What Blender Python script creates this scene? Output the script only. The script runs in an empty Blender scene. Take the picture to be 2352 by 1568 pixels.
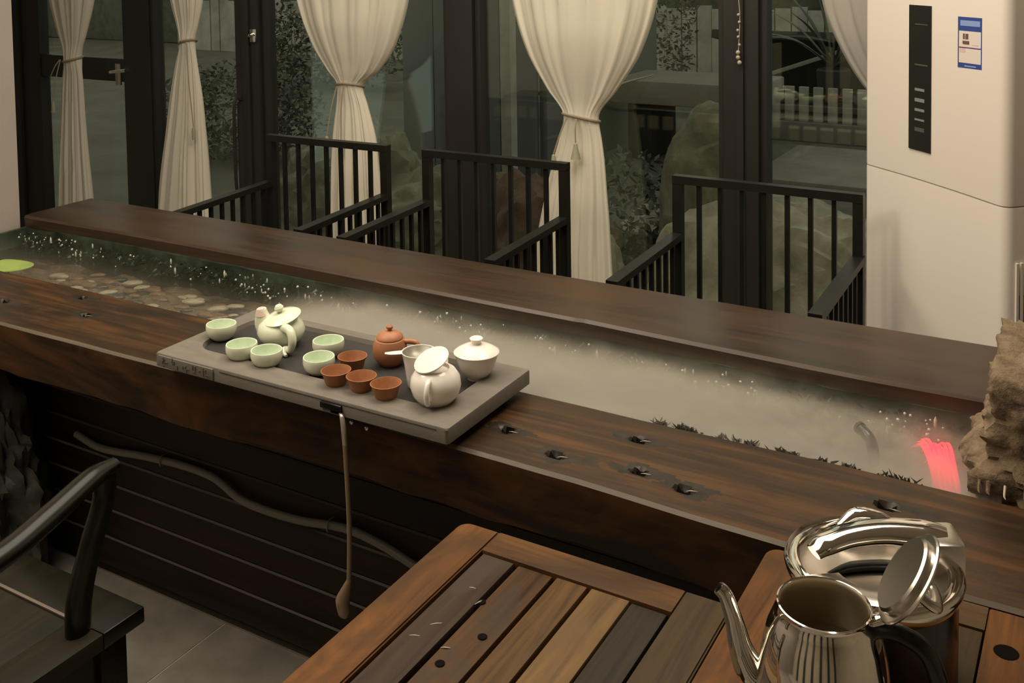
import bpy, bmesh, math, random
from mathutils import Vector, Matrix, noise
random.seed(7)
S = bpy.context.scene
COL = S.collection
R = math.radians

# ------------------------------------------------------------------ camera
cd = bpy.data.cameras.new('camera')
cam = bpy.data.objects.new('camera', cd); COL.objects.link(cam)
YAW, PITCH, ROLL, FPX, PY = 0.52899385, 0.05232040, -0.01505161, 2382.646, 9.5255
fv = Vector((-math.sin(YAW), math.cos(YAW), 0)); rv = Vector((math.cos(YAW), math.sin(YAW), 0)); uv = Vector((0, 0, 1))
f2 = fv*math.cos(PITCH) - uv*math.sin(PITCH); u2 = uv*math.cos(PITCH) + fv*math.sin(PITCH)
r3 = rv*math.cos(ROLL) + u2*math.sin(ROLL); u3 = u2*math.cos(ROLL) - rv*math.sin(ROLL)
mw = Matrix((( r3.x, u3.x, -f2.x, 0), (r3.y, u3.y, -f2.y, 0), (r3.z, u3.z, -f2.z, 1.5), (0, 0, 0, 1)))
cam.matrix_world = mw
cd.sensor_fit = 'HORIZONTAL'; cd.sensor_width = 36.0
cd.lens = 36.0*FPX/2352.0
cd.shift_y = (PY - 784.0)/2352.0
cd.clip_start = 0.02; cd.clip_end = 200
S.camera = cam

# ------------------------------------------------------------------ world, lights, exposure
w = bpy.data.worlds.new('dusk_sky'); S.world = w; w.use_nodes = True
bg = w.node_tree.nodes['Background']
bg.inputs[0].default_value = (0.80, 0.80, 0.70, 1); bg.inputs[1].default_value = 0.56

def area(name, loc, size, power, col, rot=(0, 0, 0), sy=None):
    l = bpy.data.lights.new(name, 'AREA'); l.energy = power; l.color = col
    l.shape = 'RECTANGLE'; l.size = size; l.size_y = sy or size
    o = bpy.data.objects.new(name, l); o.location = loc; o.rotation_euler = rot; COL.objects.link(o)
    return o
WARM = (1.0, 0.88, 0.71)
area('lamp_over_table', (-1.75, 2.05, 2.78), 1.7, 28, WARM)
area('lamp_over_tea_end', (-0.55, 1.95, 2.78), 1.0, 30, WARM)
area('lamp_behind', (-2.0, 0.1, 2.78), 2.2, 38, WARM)
area('tray_fill_light', (-2.05, 0.95, 2.1), 0.5, 9, WARM, (0, R(-30), 0))  # added fill light to brighten the tea ware, no fitting behind it
S.view_settings.view_transform = 'Standard'; S.view_settings.look = 'None'
S.view_settings.gamma = 1; S.view_settings.use_curve_mapping = False
S.view_settings.exposure = 0.12
S.cycles.use_denoising = True
S.cycles.volume_bounces = 2
S.cycles.max_bounces = 10; S.cycles.transparent_max_bounces = 12
S.cycles.sample_clamp_indirect = 4.0

# ------------------------------------------------------------------ materials
def newmat(name):
    m = bpy.data.materials.new(name); m.use_nodes = True
    nt = m.node_tree; b = nt.nodes['Principled BSDF']
    return m, nt, b
def setin(b, k, v):
    if k in b.inputs: b.inputs[k].default_value = v
def rgba(c): return (c[0], c[1], c[2], 1)
def coords(nt, scale=(1, 1, 1)):
    tc = nt.nodes.new('ShaderNodeTexCoord'); mp = nt.nodes.new('ShaderNodeMapping')
    mp.inputs['Scale'].default_value = scale
    nt.links.new(tc.outputs['Object'], mp.inputs['Vector'])
    return mp.outputs['Vector']
def noise_node(nt, vec, scale, detail=4, rough=0.5, dist=0.0):
    n = nt.nodes.new('ShaderNodeTexNoise'); nt.links.new(vec, n.inputs['Vector'])
    n.inputs['Scale'].default_value = scale; n.inputs['Detail'].default_value = detail
    n.inputs['Roughness'].default_value = rough; n.inputs['Distortion'].default_value = dist
    return n.outputs['Fac']
def ramp(nt, fac, stops):
    r = nt.nodes.new('ShaderNodeValToRGB'); nt.links.new(fac, r.inputs['Fac'])
    e = r.color_ramp.elements
    while len(e) < len(stops): e.new(0.5)
    for i, (p, c) in enumerate(stops): e[i].position = p; e[i].color = rgba(c)
    return r.outputs['Color']
def bump(nt, b, fac, strength, dist=0.01):
    bn = nt.nodes.new('ShaderNodeBump'); bn.inputs['Strength'].default_value = strength; bn.inputs['Distance'].default_value = dist
    nt.links.new(fac, bn.inputs['Height']); nt.links.new(bn.outputs['Normal'], b.inputs['Normal'])
def mixc(nt, a, b_, fac, mode='MIX'):
    m = nt.nodes.new('ShaderNodeMix'); m.data_type = 'RGBA'; m.blend_type = mode
    if isinstance(fac, (int, float)): m.inputs[0].default_value = fac
    else: nt.links.new(fac, m.inputs[0])
    for s, v in ((6, a), (7, b_)):
        if isinstance(v, tuple): m.inputs[s].default_value = rgba(v)
        else: nt.links.new(v, m.inputs[s])
    return m.outputs[2]
def mathn(nt, op, a, b_=None, c=None):
    m = nt.nodes.new('ShaderNodeMath'); m.operation = op
    for i, v in enumerate((a, b_, c)):
        if v is None: continue
        if isinstance(v, (int, float)): m.inputs[i].default_value = v
        else: nt.links.new(v, m.inputs[i])
    return m.outputs[0]

def plain(name, c, rough=0.5, metal=0.0, var=0.0, vs=8.0, bs=0.0, bscale=60.0, stretch=(1, 1, 1), spec=0.5, coat=0.0):
    m, nt, b = newmat(name)
    setin(b, 'Base Color', rgba(c)); setin(b, 'Roughness', rough); setin(b, 'Metallic', metal); setin(b, 'Specular IOR Level', spec)
    setin(b, 'Coat Weight', coat); setin(b, 'Coat Roughness', 0.1)
    if var or bs:
        v = coords(nt, stretch)
        if var:
            f = noise_node(nt, v, vs, 5, 0.6)
            lo = tuple(x*(1-var) for x in c); hi = tuple(min(1, x*(1+var)) for x in c)
            nt.links.new(ramp(nt, f, [(0.3, lo), (0.7, hi)]), b.inputs['Base Color'])
        if bs: bump(nt, b, noise_node(nt, v, bscale, 4, 0.6), bs, 0.004)
    return m
def wood(name, stops, axis=0, scale=1.0, rough=0.4, bs=0.15, patch=None, patch_scale=2.5, coat=0.0, spec=0.5):
    """grain stretched along one axis, with larger patches of another tone"""
    m, nt, b = newmat(name)
    st = [14*scale]*3; st[axis] = 0.9*scale
    v = coords(nt, tuple(st))
    f = noise_node(nt, v, 2.2, 8, 0.62, 0.6)
    c = ramp(nt, f, stops)
    if patch:
        ps = [patch_scale*1.6]*3; ps[axis] = patch_scale*0.55
        pf = noise_node(nt, coords(nt, tuple(ps)), 1.0, 4, 0.6, 0.8)
        pr = ramp(nt, pf, [(0.47, (0, 0, 0)), (0.66, (1, 1, 1))])
        c = mixc(nt, c, patch, pr)
    nt.links.new(c, b.inputs['Base Color'])
    setin(b, 'Roughness', rough); setin(b, 'Specular IOR Level', spec)
    setin(b, 'Coat Weight', coat); setin(b, 'Coat Roughness', 0.22)
    rf = nt.nodes.new('ShaderNodeMapRange'); nt.links.new(f, rf.inputs[0])
    rf.inputs[3].default_value = rough*0.8; rf.inputs[4].default_value = min(1, rough*1.35)
    nt.links.new(rf.outputs[0], b.inputs['Roughness'])
    bump(nt, b, f, bs, 0.003)
    return m
def glassy(name, tint, gloss=0.04, ior=1.5, rough=0.0, alpha_tint=None, wav=0.0, ws=20):
    """window glass or water: clear transmission mixed with a Fresnel reflection"""
    m = bpy.data.materials.new(name); m.use_nodes = True; nt = m.node_tree
    for n in list(nt.nodes): nt.nodes.remove(n)
    out = nt.nodes.new('ShaderNodeOutputMaterial'); mx = nt.nodes.new('ShaderNodeMixShader')
    tr = nt.nodes.new('ShaderNodeBsdfTransparent'); tr.inputs[0].default_value = rgba(tint)
    gl = nt.nodes.new('ShaderNodeBsdfGlossy'); gl.inputs['Roughness'].default_value = rough
    gl.inputs[0].default_value = rgba(alpha_tint or (1, 1, 1))
    fr = nt.nodes.new('ShaderNodeLayerWeight'); fr.inputs[0].default_value = 0.5
    r0 = ((ior-1)/(ior+1))**2
    add = mathn(nt, 'MULTIPLY_ADD', mathn(nt, 'POWER', fr.outputs['Facing'], 5.0), 1-r0, r0*0.6+gloss)
    nt.links.new(add, mx.inputs[0]); nt.links.new(tr.outputs[0], mx.inputs[1]); nt.links.new(gl.outputs[0], mx.inputs[2])
    if wav:
        bn = nt.nodes.new('ShaderNodeBump'); bn.inputs['Strength'].default_value = wav; bn.inputs['Distance'].default_value = 0.01
        nt.links.new(noise_node(nt, coords(nt), ws, 3), bn.inputs['Height'])
        nt.links.new(bn.outputs[0], gl.inputs['Normal']); nt.links.new(bn.outputs[0], fr.inputs['Normal'])
    nt.links.new(mx.outputs[0], out.inputs[0])
    return m

MT = {}
MT['plank'] = wood('walnut_plank', [(0.25, (0.012, 0.006, 0.0022)), (0.5, (0.040, 0.019, 0.007)), (0.75, (0.11, 0.046, 0.013))], 0, 1.0, 0.36, 0.2, patch=(0.016, 0.010, 0.005), patch_scale=5.0, spec=0.3)
MT['beam'] = wood('rough_beam', [(0.25, (0.005, 0.0025, 0.001)), (0.5, (0.018, 0.009, 0.003)), (0.78, (0.055, 0.026, 0.008))], 0, 0.8, 0.5, 0.5, patch=(0.085, 0.032, 0.008), patch_scale=5.0, spec=0.2)
MT['edge_highlight'] = wood('worn_edge_highlight', [(0.3, (0.07, 0.05, 0.032)), (0.7, (0.15, 0.12, 0.088))], 0, 1.0, 0.45, 0.2)  # worn edge wood, made paler to paint in the edge highlight
MT['rear'] = wood('varnished_plank', [(0.25, (0.016, 0.009, 0.004)), (0.5, (0.034, 0.018, 0.009)), (0.78, (0.066, 0.034, 0.016))], 0, 0.8, 0.3, 0.08, patch=(0.050, 0.024, 0.010), patch_scale=3.5, spec=0.4)
MT['rear_edge'] = wood('plank_edge', [(0.3, (0.025, 0.014, 0.008)), (0.7, (0.08, 0.047, 0.029))], 0, 1.0, 0.35, 0.15)
MT['board'] = wood('dark_board', [(0.3, (0.008, 0.004, 0.002)), (0.6, (0.022, 0.011, 0.005)), (0.8, (0.035, 0.016, 0.007))], 0, 1.2, 0.5, 0.3, spec=0.25)
MT['board_edge_highlight'] = plain('board_edge_highlight', (0.11, 0.088, 0.075), 0.5)  # highlight on the boards' top edges, painted as a paler tone
MT['knot'] = plain('knot_dark', (0.004, 0.002, 0.001), 0.9, spec=0.1)
MT['knot_ring'] = plain('knot_ring', (0.022, 0.0165, 0.011), 0.36, var=0.5, vs=40, spec=0.3)
MT['fleck'] = plain('pale_fleck', (0.40, 0.35, 0.28), 0.35)
MT['bright_speck'] = plain('bright_speck', (0.22, 0.19, 0.15), 0.3)
MT['black_metal'] = plain('black_lacquer', (0.009, 0.0085, 0.006), 0.42, var=0.3, vs=12, spec=0.3)
MT['black_wood'] = plain('black_wood', (0.007, 0.0065, 0.0035), 0.26, var=0.4, vs=10, stretch=(3, 1, 3), spec=0.4)
MT['seat_wood'] = wood('seat_wood', [(0.3, (0.009, 0.0075, 0.003)), (0.7, (0.020, 0.016, 0.007))], 1, 1.0, 0.5, 0.1, spec=0.25)
MT['post'] = plain('dark_frame', (0.019, 0.0175, 0.013), 0.5, var=0.15, vs=4)
MT['glass'] = glassy('window_glass', (0.93, 0.945, 0.92), 0.045, 1.5, 0.0, (0.80, 0.92, 0.76))
MT['wall'] = plain('plaster', (0.38, 0.335, 0.295), 0.85, var=0.08, vs=2.5, bs=0.1)
MT['room'] = plain('room_wall', (0.44, 0.40, 0.31), 0.85, var=0.08, vs=2)
MT['ceil'] = plain('ceiling_paint', (0.60, 0.55, 0.47), 0.9, var=0.05)
MT['grout'] = plain('grout', (0.42, 0.385, 0.33), 0.9)
MT['tile'] = plain('concrete_tile', (0.25, 0.225, 0.19), 0.5, var=0.35, vs=5, bs=0.15, bscale=30)
MT['ac'] = plain('white_plastic', (0.80, 0.725, 0.64), 0.5)
MT['ac_seam'] = plain('seam_grey', (0.30, 0.27, 0.235), 0.6)
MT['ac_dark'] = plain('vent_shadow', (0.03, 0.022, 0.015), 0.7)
MT['display'] = plain('black_gloss', (0.012, 0.013, 0.011), 0.25)
MT['icon'] = plain('display_mark', (0.20, 0.24, 0.215), 0.5)
MT['icon_dim'] = plain('display_mark_dim', (0.07, 0.085, 0.07), 0.5)
MT['blue'] = plain('label_blue', (0.035, 0.07, 0.26), 0.4)
MT['blue_light'] = plain('label_light_blue', (0.25, 0.35, 0.65), 0.4)
MT['paper'] = plain('label_paper', (0.74, 0.67, 0.60), 0.5)
MT['pink'] = plain('label_pink', (0.72, 0.50, 0.45), 0.5)
MT['ink'] = plain('label_ink', (0.16, 0.08, 0.07), 0.5)
MT['celadon'] = plain('celadon_glaze', (0.72, 0.75, 0.58), 0.16, var=0.06, vs=30)
MT['celadon_in'] = plain('celadon_inside', (0.62, 0.72, 0.54), 0.14, var=0.1, vs=60)
MT['pinkish'] = plain('unglazed_pink', (0.66, 0.50, 0.42), 0.5)
MT['clay'] = plain('red_clay', (0.32, 0.125, 0.048), 0.55, var=0.15, vs=40, bs=0.08, bscale=200)
MT['clay_pot'] = plain('orange_clay', (0.40, 0.165, 0.075), 0.5, var=0.1, vs=40)
MT['porc'] = plain('white_porcelain', (0.86, 0.80, 0.72), 0.14)
MT['mesh'] = plain('strainer_mesh', (0.28, 0.26, 0.21), 0.4, metal=0.5)
MT['stone'] = plain('grey_stone', (0.15, 0.132, 0.108), 0.6, var=0.12, vs=18, bs=0.12, bscale=120, stretch=(1, 4, 4))
MT['stone_mid'] = plain('carved_stone', (0.122, 0.106, 0.087), 0.6)
MT['stone_dark'] = plain('wet_dark_stone', (0.021, 0.0185, 0.016), 0.6, var=0.2, vs=8, bs=0.1, bscale=90)
MT['chrome'] = plain('polished_steel', (0.78, 0.74, 0.68), 0.07, metal=1.0)
MT['steel'] = plain('brushed_steel', (0.62, 0.57, 0.50), 0.22, metal=1.0, bs=0.02, bscale=200)
MT['steel_in'] = plain('kettle_inside', (0.72, 0.62, 0.46), 0.48, metal=1.0)
MT['black'] = plain('black_plastic', (0.006, 0.005, 0.005), 0.25)
MT['rope'] = plain('tie_cord', (0.33, 0.27, 0.19), 0.8, bs=0.4, bscale=300)
MT['tassel'] = plain('tassel_thread', (0.33, 0.32, 0.21), 0.8)
MT['hose'] = plain('grey_hose', (0.17, 0.155, 0.125), 0.5)
MT['tube'] = plain('brass_tube', (0.23, 0.16, 0.095), 0.28)
MT['tube_tip'] = plain('tube_bend', (0.55, 0.48, 0.40), 0.2, metal=0.6)
MT['leaf'] = plain('lime_leaf', (0.30, 0.42, 0.09), 0.4, var=0.15, vs=20)
MT['moss'] = plain('moss', (0.018, 0.032, 0.013), 0.5, var=0.5, vs=40)
MT['moss_dark'] = plain('dark_moss', (0.045, 0.036, 0.022), 0.6, var=0.4, vs=40)
MT['bubble'] = plain('bubble', (0.55, 0.56, 0.47), 0.15)
MT['trough_wall'] = plain('mossy_wall', (0.030, 0.042, 0.027), 0.35, var=0.6, vs=14, bs=0.5, bscale=40)
MT['trough_bed'] = plain('gravel_bed', (0.12, 0.080, 0.050), 0.6, var=0.6, vs=16, bs=0.6, bscale=50)
MT['pebble'] = plain('pale_pebble', (0.36, 0.31, 0.23), 0.3, var=0.3, vs=15)
MT['pebble_brown'] = plain('brown_pebble', (0.17, 0.095, 0.05), 0.3, var=0.3, vs=15)
MT['pebble_dark'] = plain('dark_pebble', (0.03, 0.032, 0.024), 0.3, var=0.3, vs=15)
MT['water'] = glassy('still_water', (0.80, 0.82, 0.76), 0.0, 1.33, 0.06, None, 0.5, 34)
MT['tea'] = plain('water_in_kettle', (0.10, 0.085, 0.05), 0.05)
MT['rock_dark'] = plain('damp_rock', (0.035, 0.036, 0.026), 0.7, var=0.5, vs=10, bs=0.5)
# tan flaky stone
def stone_mat(name, stops, vs, bs):
    m, nt, b = newmat(name)
    v = coords(nt)
    f = noise_node(nt, v, vs, 8, 0.65, 0.4)
    nt.links.new(ramp(nt, f, stops), b.inputs['Base Color']); setin(b, 'Roughness', 0.85)
    bump(nt, b, noise_node(nt, v, vs*3, 6, 0.7), bs, 0.006)
    return m
MT['tan'] = stone_mat('tan_stone', [(0.32, (0.06, 0.036, 0.02)), (0.46, (0.19, 0.128, 0.072)), (0.72, (0.30, 0.22, 0.14))], 30, 1.0)
MT['boulder'] = stone_mat('garden_boulder', [(0.3, (0.18, 0.165, 0.115)), (0.55, (0.36, 0.33, 0.24)), (0.75, (0.50, 0.47, 0.37))], 7, 0.8)
MT['boulder_green'] = stone_mat('green_boulder', [(0.3, (0.10, 0.10, 0.065)), (0.55, (0.20, 0.20, 0.13)), (0.75, (0.36, 0.36, 0.25))], 7, 0.8)
MT['red_stone'] = stone_mat('red_brown_stone', [(0.3, (0.08, 0.05, 0.034)), (0.6, (0.19, 0.125, 0.09)), (0.8, (0.32, 0.26, 0.21))], 9, 0.7)
MT['ground'] = stone_mat('garden_soil', [(0.3, (0.07, 0.072, 0.05)), (0.55, (0.12, 0.12, 0.085)), (0.8, (0.20, 0.20, 0.155))], 1.6, 0.6)
MT['path'] = stone_mat('concrete_path', [(0.3, (0.20, 0.185, 0.145)), (0.7, (0.30, 0.28, 0.225))], 3, 0.2)
MT['out_pale'] = plain('weathered_white', (0.42, 0.41, 0.34), 0.8, var=0.3, vs=3)
MT['out_panel'] = plain('slate_panel', (0.14, 0.15, 0.14), 0.6, var=0.1, vs=2)
MT['out_dark'] = plain('dark_timber', (0.035, 0.034, 0.026), 0.7, var=0.3, vs=4)
MT['out_leaf'] = plain('agave_leaf', (0.10, 0.11, 0.075), 0.5, var=0.3, vs=5)
MT['hedge'] = plain('hedge_leaf', (0.075, 0.085, 0.05), 0.6, var=0.5, vs=8)
def cloth_mat(name, c, trans):
    m, nt, b = newmat(name)
    setin(b, 'Base Color', rgba(c)); setin(b, 'Roughness', 0.85); setin(b, 'Specular IOR Level', 0.1)
    out = nt.nodes['Material Output']
    t = nt.nodes.new('ShaderNodeBsdfTranslucent'); t.inputs[0].default_value = rgba(c)
    mx = nt.nodes.new('ShaderNodeMixShader'); mx.inputs[0].default_value = trans
    nt.links.new(b.outputs[0], mx.inputs[1]); nt.links.new(t.outputs[0], mx.inputs[2]); nt.links.new(mx.outputs[0], out.inputs[0])
    bump(nt, b, noise_node(nt, coords(nt, (60, 60, 3)), 3, 3), 0.08, 0.004)
    return m
MT['cloth'] = cloth_mat('cream_cloth', (0.84, 0.785, 0.655), 0.25)
MT['sheer'] = cloth_mat('grey_cloth', (0.55, 0.52, 0.46), 0.35)
# red glow of LED-lit mist, given to strands as emission
m = bpy.data.materials.new('red_mist_glow'); m.use_nodes = True; nt = m.node_tree
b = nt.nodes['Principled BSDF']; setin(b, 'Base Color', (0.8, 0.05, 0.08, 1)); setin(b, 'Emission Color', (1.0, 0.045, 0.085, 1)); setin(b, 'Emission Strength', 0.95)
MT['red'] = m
# mist
m = bpy.data.materials.new('water_mist'); m.use_nodes = True; nt = m.node_tree
for n in list(nt.nodes): nt.nodes.remove(n)
out = nt.nodes.new('ShaderNodeOutputMaterial'); vs_ = nt.nodes.new('ShaderNodeVolumeScatter')
vs_.inputs['Color'].default_value = (0.95, 0.87, 0.72, 1); vs_.inputs['Anisotropy'].default_value = 0.0
tc = nt.nodes.new('ShaderNodeTexCoord'); sx = nt.nodes.new('ShaderNodeSeparateXYZ'); nt.links.new(tc.outputs['Object'], sx.inputs[0])
def mr(v, a, b_, c, d):
    n = nt.nodes.new('ShaderNodeMapRange'); n.interpolation_type = 'SMOOTHSTEP'
    nt.links.new(v, n.inputs[0])
    for i, x in enumerate((a, b_, c, d)): n.inputs[i+1].default_value = x
    return n.outputs[0]
big = noise_node(nt, coords(nt, (1, 2.2, 1)), 5.0, 4, 0.6, 0.5)
wob = mathn(nt, 'MULTIPLY_ADD', big, 0.10, -0.05)
yy = mathn(nt, 'ADD', sx.outputs[1], wob)
zz = mathn(nt, 'MULTIPLY_ADD', wob, 0.55, sx.outputs[2])
xx = mathn(nt, 'MULTIPLY_ADD', wob, 2.0, sx.outputs[0])
dens = mathn(nt, 'MULTIPLY', mr(xx, -1.74, -1.40, 0.012, 1.0), mr(xx, -0.52, -0.30, 1.0, 0.5))
dens = mathn(nt, 'MULTIPLY', dens, mr(yy, 1.77, 1.90, 1.0, 0.03))
dens = mathn(nt, 'MULTIPLY', dens, mr(zz, 0.655, 0.715, 1.0, 0.0))
wisp = noise_node(nt, coords(nt, (1, 1.6, 1.6)), 11.0, 4, 0.6, 1.2)
wm = mr(mathn(nt, 'MULTIPLY_ADD', wisp, 0.5, mathn(nt, 'MULTIPLY', big, 0.5)), 0.43, 0.58, 0.06, 1.5)
xr_ = mr(xx, -0.85, -0.45, 0.15, 1.0)
dens = mathn(nt, 'MULTIPLY', dens, mathn(nt, 'ADD', mathn(nt, 'MULTIPLY', wm, xr_), mathn(nt, 'SUBTRACT', 1.0, xr_)))
dens = mathn(nt, 'MULTIPLY', dens, 42.0)
nt.links.new(dens, vs_.inputs['Density'])
va_ = nt.nodes.new('ShaderNodeVolumeAbsorption'); va_.inputs['Color'].default_value = (0.12, 0.08, 0.0, 1)
nt.links.new(mathn(nt, 'MULTIPLY', dens, 0.55), va_.inputs['Density'])
ad_ = nt.nodes.new('ShaderNodeAddShader'); nt.links.new(vs_.outputs[0], ad_.inputs[0]); nt.links.new(va_.outputs[0], ad_.inputs[1])
nt.links.new(ad_.outputs[0], out.inputs['Volume'])
MT['mist'] = m

# ------------------------------------------------------------------ object helpers
def tag(o, label=None, cat=None, group=None, kind=None):
    if label: o['label'] = label
    if cat: o['category'] = cat
    if group: o['group'] = group
    if kind: o['kind'] = kind
    return o
def thing(name, loc, label, cat, group=None, rot=0):
    o = bpy.data.objects.new(name, None); COL.objects.link(o)
    o.location = loc; o.rotation_euler = (0, 0, rot); o.empty_display_size = 0.05
    return tag(o, label, cat, group)
def origin(o):
    v = Vector((0, 0, 0))
    while o: v += o.location; o = o.parent
    return v
def obj(name, bm, mats, parent=None, smooth=True, world=True, loc=None, angle=40):
    """link one mesh object; geometry given in world coordinates unless world=False"""
    off = Vector((0, 0, 0))
    if world:
        base = origin(parent)
        c = Vector(loc) if loc is not None else base
        bmesh.ops.translate(bm, verts=bm.verts, vec=-c)
        off = c - base
    bmesh.ops.recalc_face_normals(bm, faces=bm.faces)
    me = bpy.data.meshes.new(name); bm.to_mesh(me); bm.free()
    if smooth:
        me.polygons.foreach_set('use_smooth', [True]*len(me.polygons))
        try: me.set_sharp_from_angle(angle=R(angle))
        except Exception: pass
    for mm in (mats if isinstance(mats, (list, tuple)) else [mats]): me.materials.append(mm)
    o = bpy.data.objects.new(name, me); COL.objects.link(o)
    if parent: o.parent = parent
    o.location = off
    return o
def copy_tree(o, parent=None):
    c = o.copy(); COL.objects.link(c); c.parent = parent
    for ch in list(o.children): copy_tree(ch, c)
    return c
def B(): return bmesh.new()
def box(bm, a, b_, bev=0.0, mi=0):
    x0, y0, z0 = a; x1, y1, z1 = b_
    vs = [bm.verts.new(p) for p in ((x0, y0, z0), (x1, y0, z0), (x1, y1, z0), (x0, y1, z0), (x0, y0, z1), (x1, y0, z1), (x1, y1, z1), (x0, y1, z1))]
    fs = [bm.faces.new([vs[i] for i in q]) for q in ((3, 2, 1, 0), (4, 5, 6, 7), (0, 1, 5, 4), (1, 2, 6, 5), (2, 3, 7, 6), (3, 0, 4, 7))]
    for f in fs: f.material_index = mi
    if bev:
        es = list({e for f in fs for e in f.edges})
        r = bmesh.ops.bevel(bm, geom=es, offset=bev, segments=2, profile=0.6, affect='EDGES')
        for f in r['faces']: f.material_index = mi
    return bm
def bx(a, b_, bev=0.0): return box(B(), a, b_, bev)
def bar(bm, p, q, wx, wz, up=(0, 0, 1)):
    """square bar from p to q"""
    p = Vector(p); q = Vector(q); d = (q-p).normalized(); u = Vector(up)
    if abs(d.dot(u)) > 0.95: u = Vector((0, 1, 0))
    s = d.cross(u).normalized(); t = s.cross(d).normalized()
    vs = []
    for c in (p, q):
        for a_, b_ in ((-1, -1), (1, -1), (1, 1), (-1, 1)): vs.append(bm.verts.new(c + s*a_*wx/2 + t*b_*wz/2))
    for qd in ((0, 1, 2, 3), (7, 6, 5, 4), (0, 4, 5, 1), (1, 5, 6, 2), (2, 6, 7, 3), (3, 7, 4, 0)): bm.faces.new([vs[i] for i in qd])
    return bm
def spline(pts, n=8):
    pts = [Vector(p) for p in pts]; out = []
    P = [pts[0]*2-pts[1]] + pts + [pts[-1]*2-pts[-2]]
    for i in range(1, len(P)-2):
        for k in range(n):
            t = k/n; a, b_, c, d = P[i-1], P[i], P[i+1], P[i+2]
            out.append(0.5*((2*b_) + (c-a)*t + (2*a-5*b_+4*c-d)*t*t + (3*b_-a-3*c+d)*t**3))
    out.append(pts[-1]); return out
def tube(bm, pts, rad, seg=10, n=8, flat=1.0, caps=True, smooth=True, up=None):
    """swept tube; rad may be a list per control point; flat squashes the section's height"""
    P = spline(pts, n) if smooth and len(pts) > 2 else [Vector(p) for p in pts]
    m_ = len(P)
    if isinstance(rad, (int, float)): rr = [rad]*m_
    else:
        rr = []
        for i in range(m_):
            t = i/(m_-1)*(len(rad)-1); k = min(int(t), len(rad)-2); rr.append(rad[k]+(rad[k+1]-rad[k])*(t-k))
    rings = []; u = Vector(up) if up else None
    prev = None
    for i, p in enumerate(P):
        d = (P[min(i+1, m_-1)] - P[max(i-1, 0)]).normalized()
        if u: s = d.cross(u).normalized()
        elif prev is None:
            ref = Vector((0, 0, 1)) if abs(d.z) < 0.9 else Vector((1, 0, 0)); s = d.cross(ref).normalized()
        else: s = (prev - d*prev.dot(d)).normalized()
        prev = s; t = s.cross(d).normalized()
        rings.append([bm.verts.new(p + s*math.cos(a)*rr[i] + t*math.sin(a)*rr[i]*flat) for a in [2*math.pi*k/seg for k in range(seg)]])
    for a, b_ in zip(rings, rings[1:]):
        for k in range(seg): bm.faces.new((a[k], a[(k+1) % seg], b_[(k+1) % seg], b_[k]))
    if caps: bm.faces.new(rings[0][::-1]); bm.faces.new(rings[-1])
    return bm
def lathe(bm, prof, seg=40, c=(0, 0, 0), mi=None, wob=0.0):
    rings = []
    for r, z in prof:
        if r < 1e-6: rings.append([bm.verts.new((c[0], c[1], c[2]+z))])
        else: rings.append([bm.verts.new((c[0]+r*(1+wob*math.sin(2*a+1))*math.cos(a), c[1]+r*(1+wob*math.sin(2*a+1))*math.sin(a), c[2]+z)) for a in [2*math.pi*k/seg for k in range(seg)]])
    for i, (a, b_) in enumerate(zip(rings, rings[1:])):
        for k in range(seg):
            if len(a) == 1 and len(b_) == 1: continue
            if len(a) == 1: f = bm.faces.new((a[0], b_[(k+1) % seg], b_[k]))
            elif len(b_) == 1: f = bm.faces.new((a[k], a[(k+1) % seg], b_[0]))
            else: f = bm.faces.new((a[k], a[(k+1) % seg], b_[(k+1) % seg], b_[k]))
            if mi: f.material_index = mi[i]
    return bm
def xf(bm, loc=(0, 0, 0), rot=None):
    if rot is not None: bmesh.ops.transform(bm, matrix=rot.to_4x4(), verts=bm.verts)
    bmesh.ops.translate(bm, verts=bm.verts, vec=Vector(loc)); return bm
def rock_bm(c, s, sub=5, amp=0.25, freq=2.0, seed=0.0, flat=None, ridge=0.0, rdir=(0.5, 0, 1), rf=11):
    bm = B(); bmesh.ops.create_icosphere(bm, subdivisions=sub, radius=1)
    rd = Vector(rdir).normalized()
    for v in bm.verts:
        d = v.co.normalized(); q = d*freq + Vector((seed, seed*1.7, -seed))
        h = 1 + amp*noise.fractal(q, 0.9, 2.0, 5) + amp*0.4*abs(noise.noise(q*2.7))
        if ridge:
            t = d.dot(rd)*rf + 1.6*noise.noise(q*1.4)
            h += ridge*(abs((t % 1.0)-0.5)-0.25)*(0.6+noise.noise(q*3))
        p = d*h
        if flat is not None and p.z < flat: p.z = flat
        v.co = Vector((p.x*s[0], p.y*s[1], p.z*s[2]))
    return xf(bm, c)
def interp(tab, z):
    """smooth (monotone-ish) interpolation in a table [(z, v...)], z descending"""
    tab = sorted(tab)
    if z <= tab[0][0]: return tab[0][1:]
    if z >= tab[-1][0]: return tab[-1][1:]
    for i in range(len(tab)-1):
        if tab[i][0] <= z <= tab[i+1][0]:
            t = (z-tab[i][0])/(tab[i+1][0]-tab[i][0])
            def tan(k, j):
                if k == 0 or k == len(tab)-1: return 0 if k == 0 else (tab[k][j]-tab[k-1][j])/(tab[k][0]-tab[k-1][0])
                a = (tab[k][j]-tab[k-1][j])/(tab[k][0]-tab[k-1][0]); b_ = (tab[k+1][j]-tab[k][j])/(tab[k+1][0]-tab[k][0])
                return 0 if a*b_ <= 0 else 2*a*b_/(a+b_)
            h = tab[i+1][0]-tab[i][0]; o = []
            for j in range(1, len(tab[i])):
                m0, m1 = tan(i, j)*h, tan(i+1, j)*h
                o.append((2*t**3-3*t*t+1)*tab[i][j] + (t**3-2*t*t+t)*m0 + (-2*t**3+3*t*t)*tab[i+1][j] + (t**3-t*t)*m1)
            return tuple(o)

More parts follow.
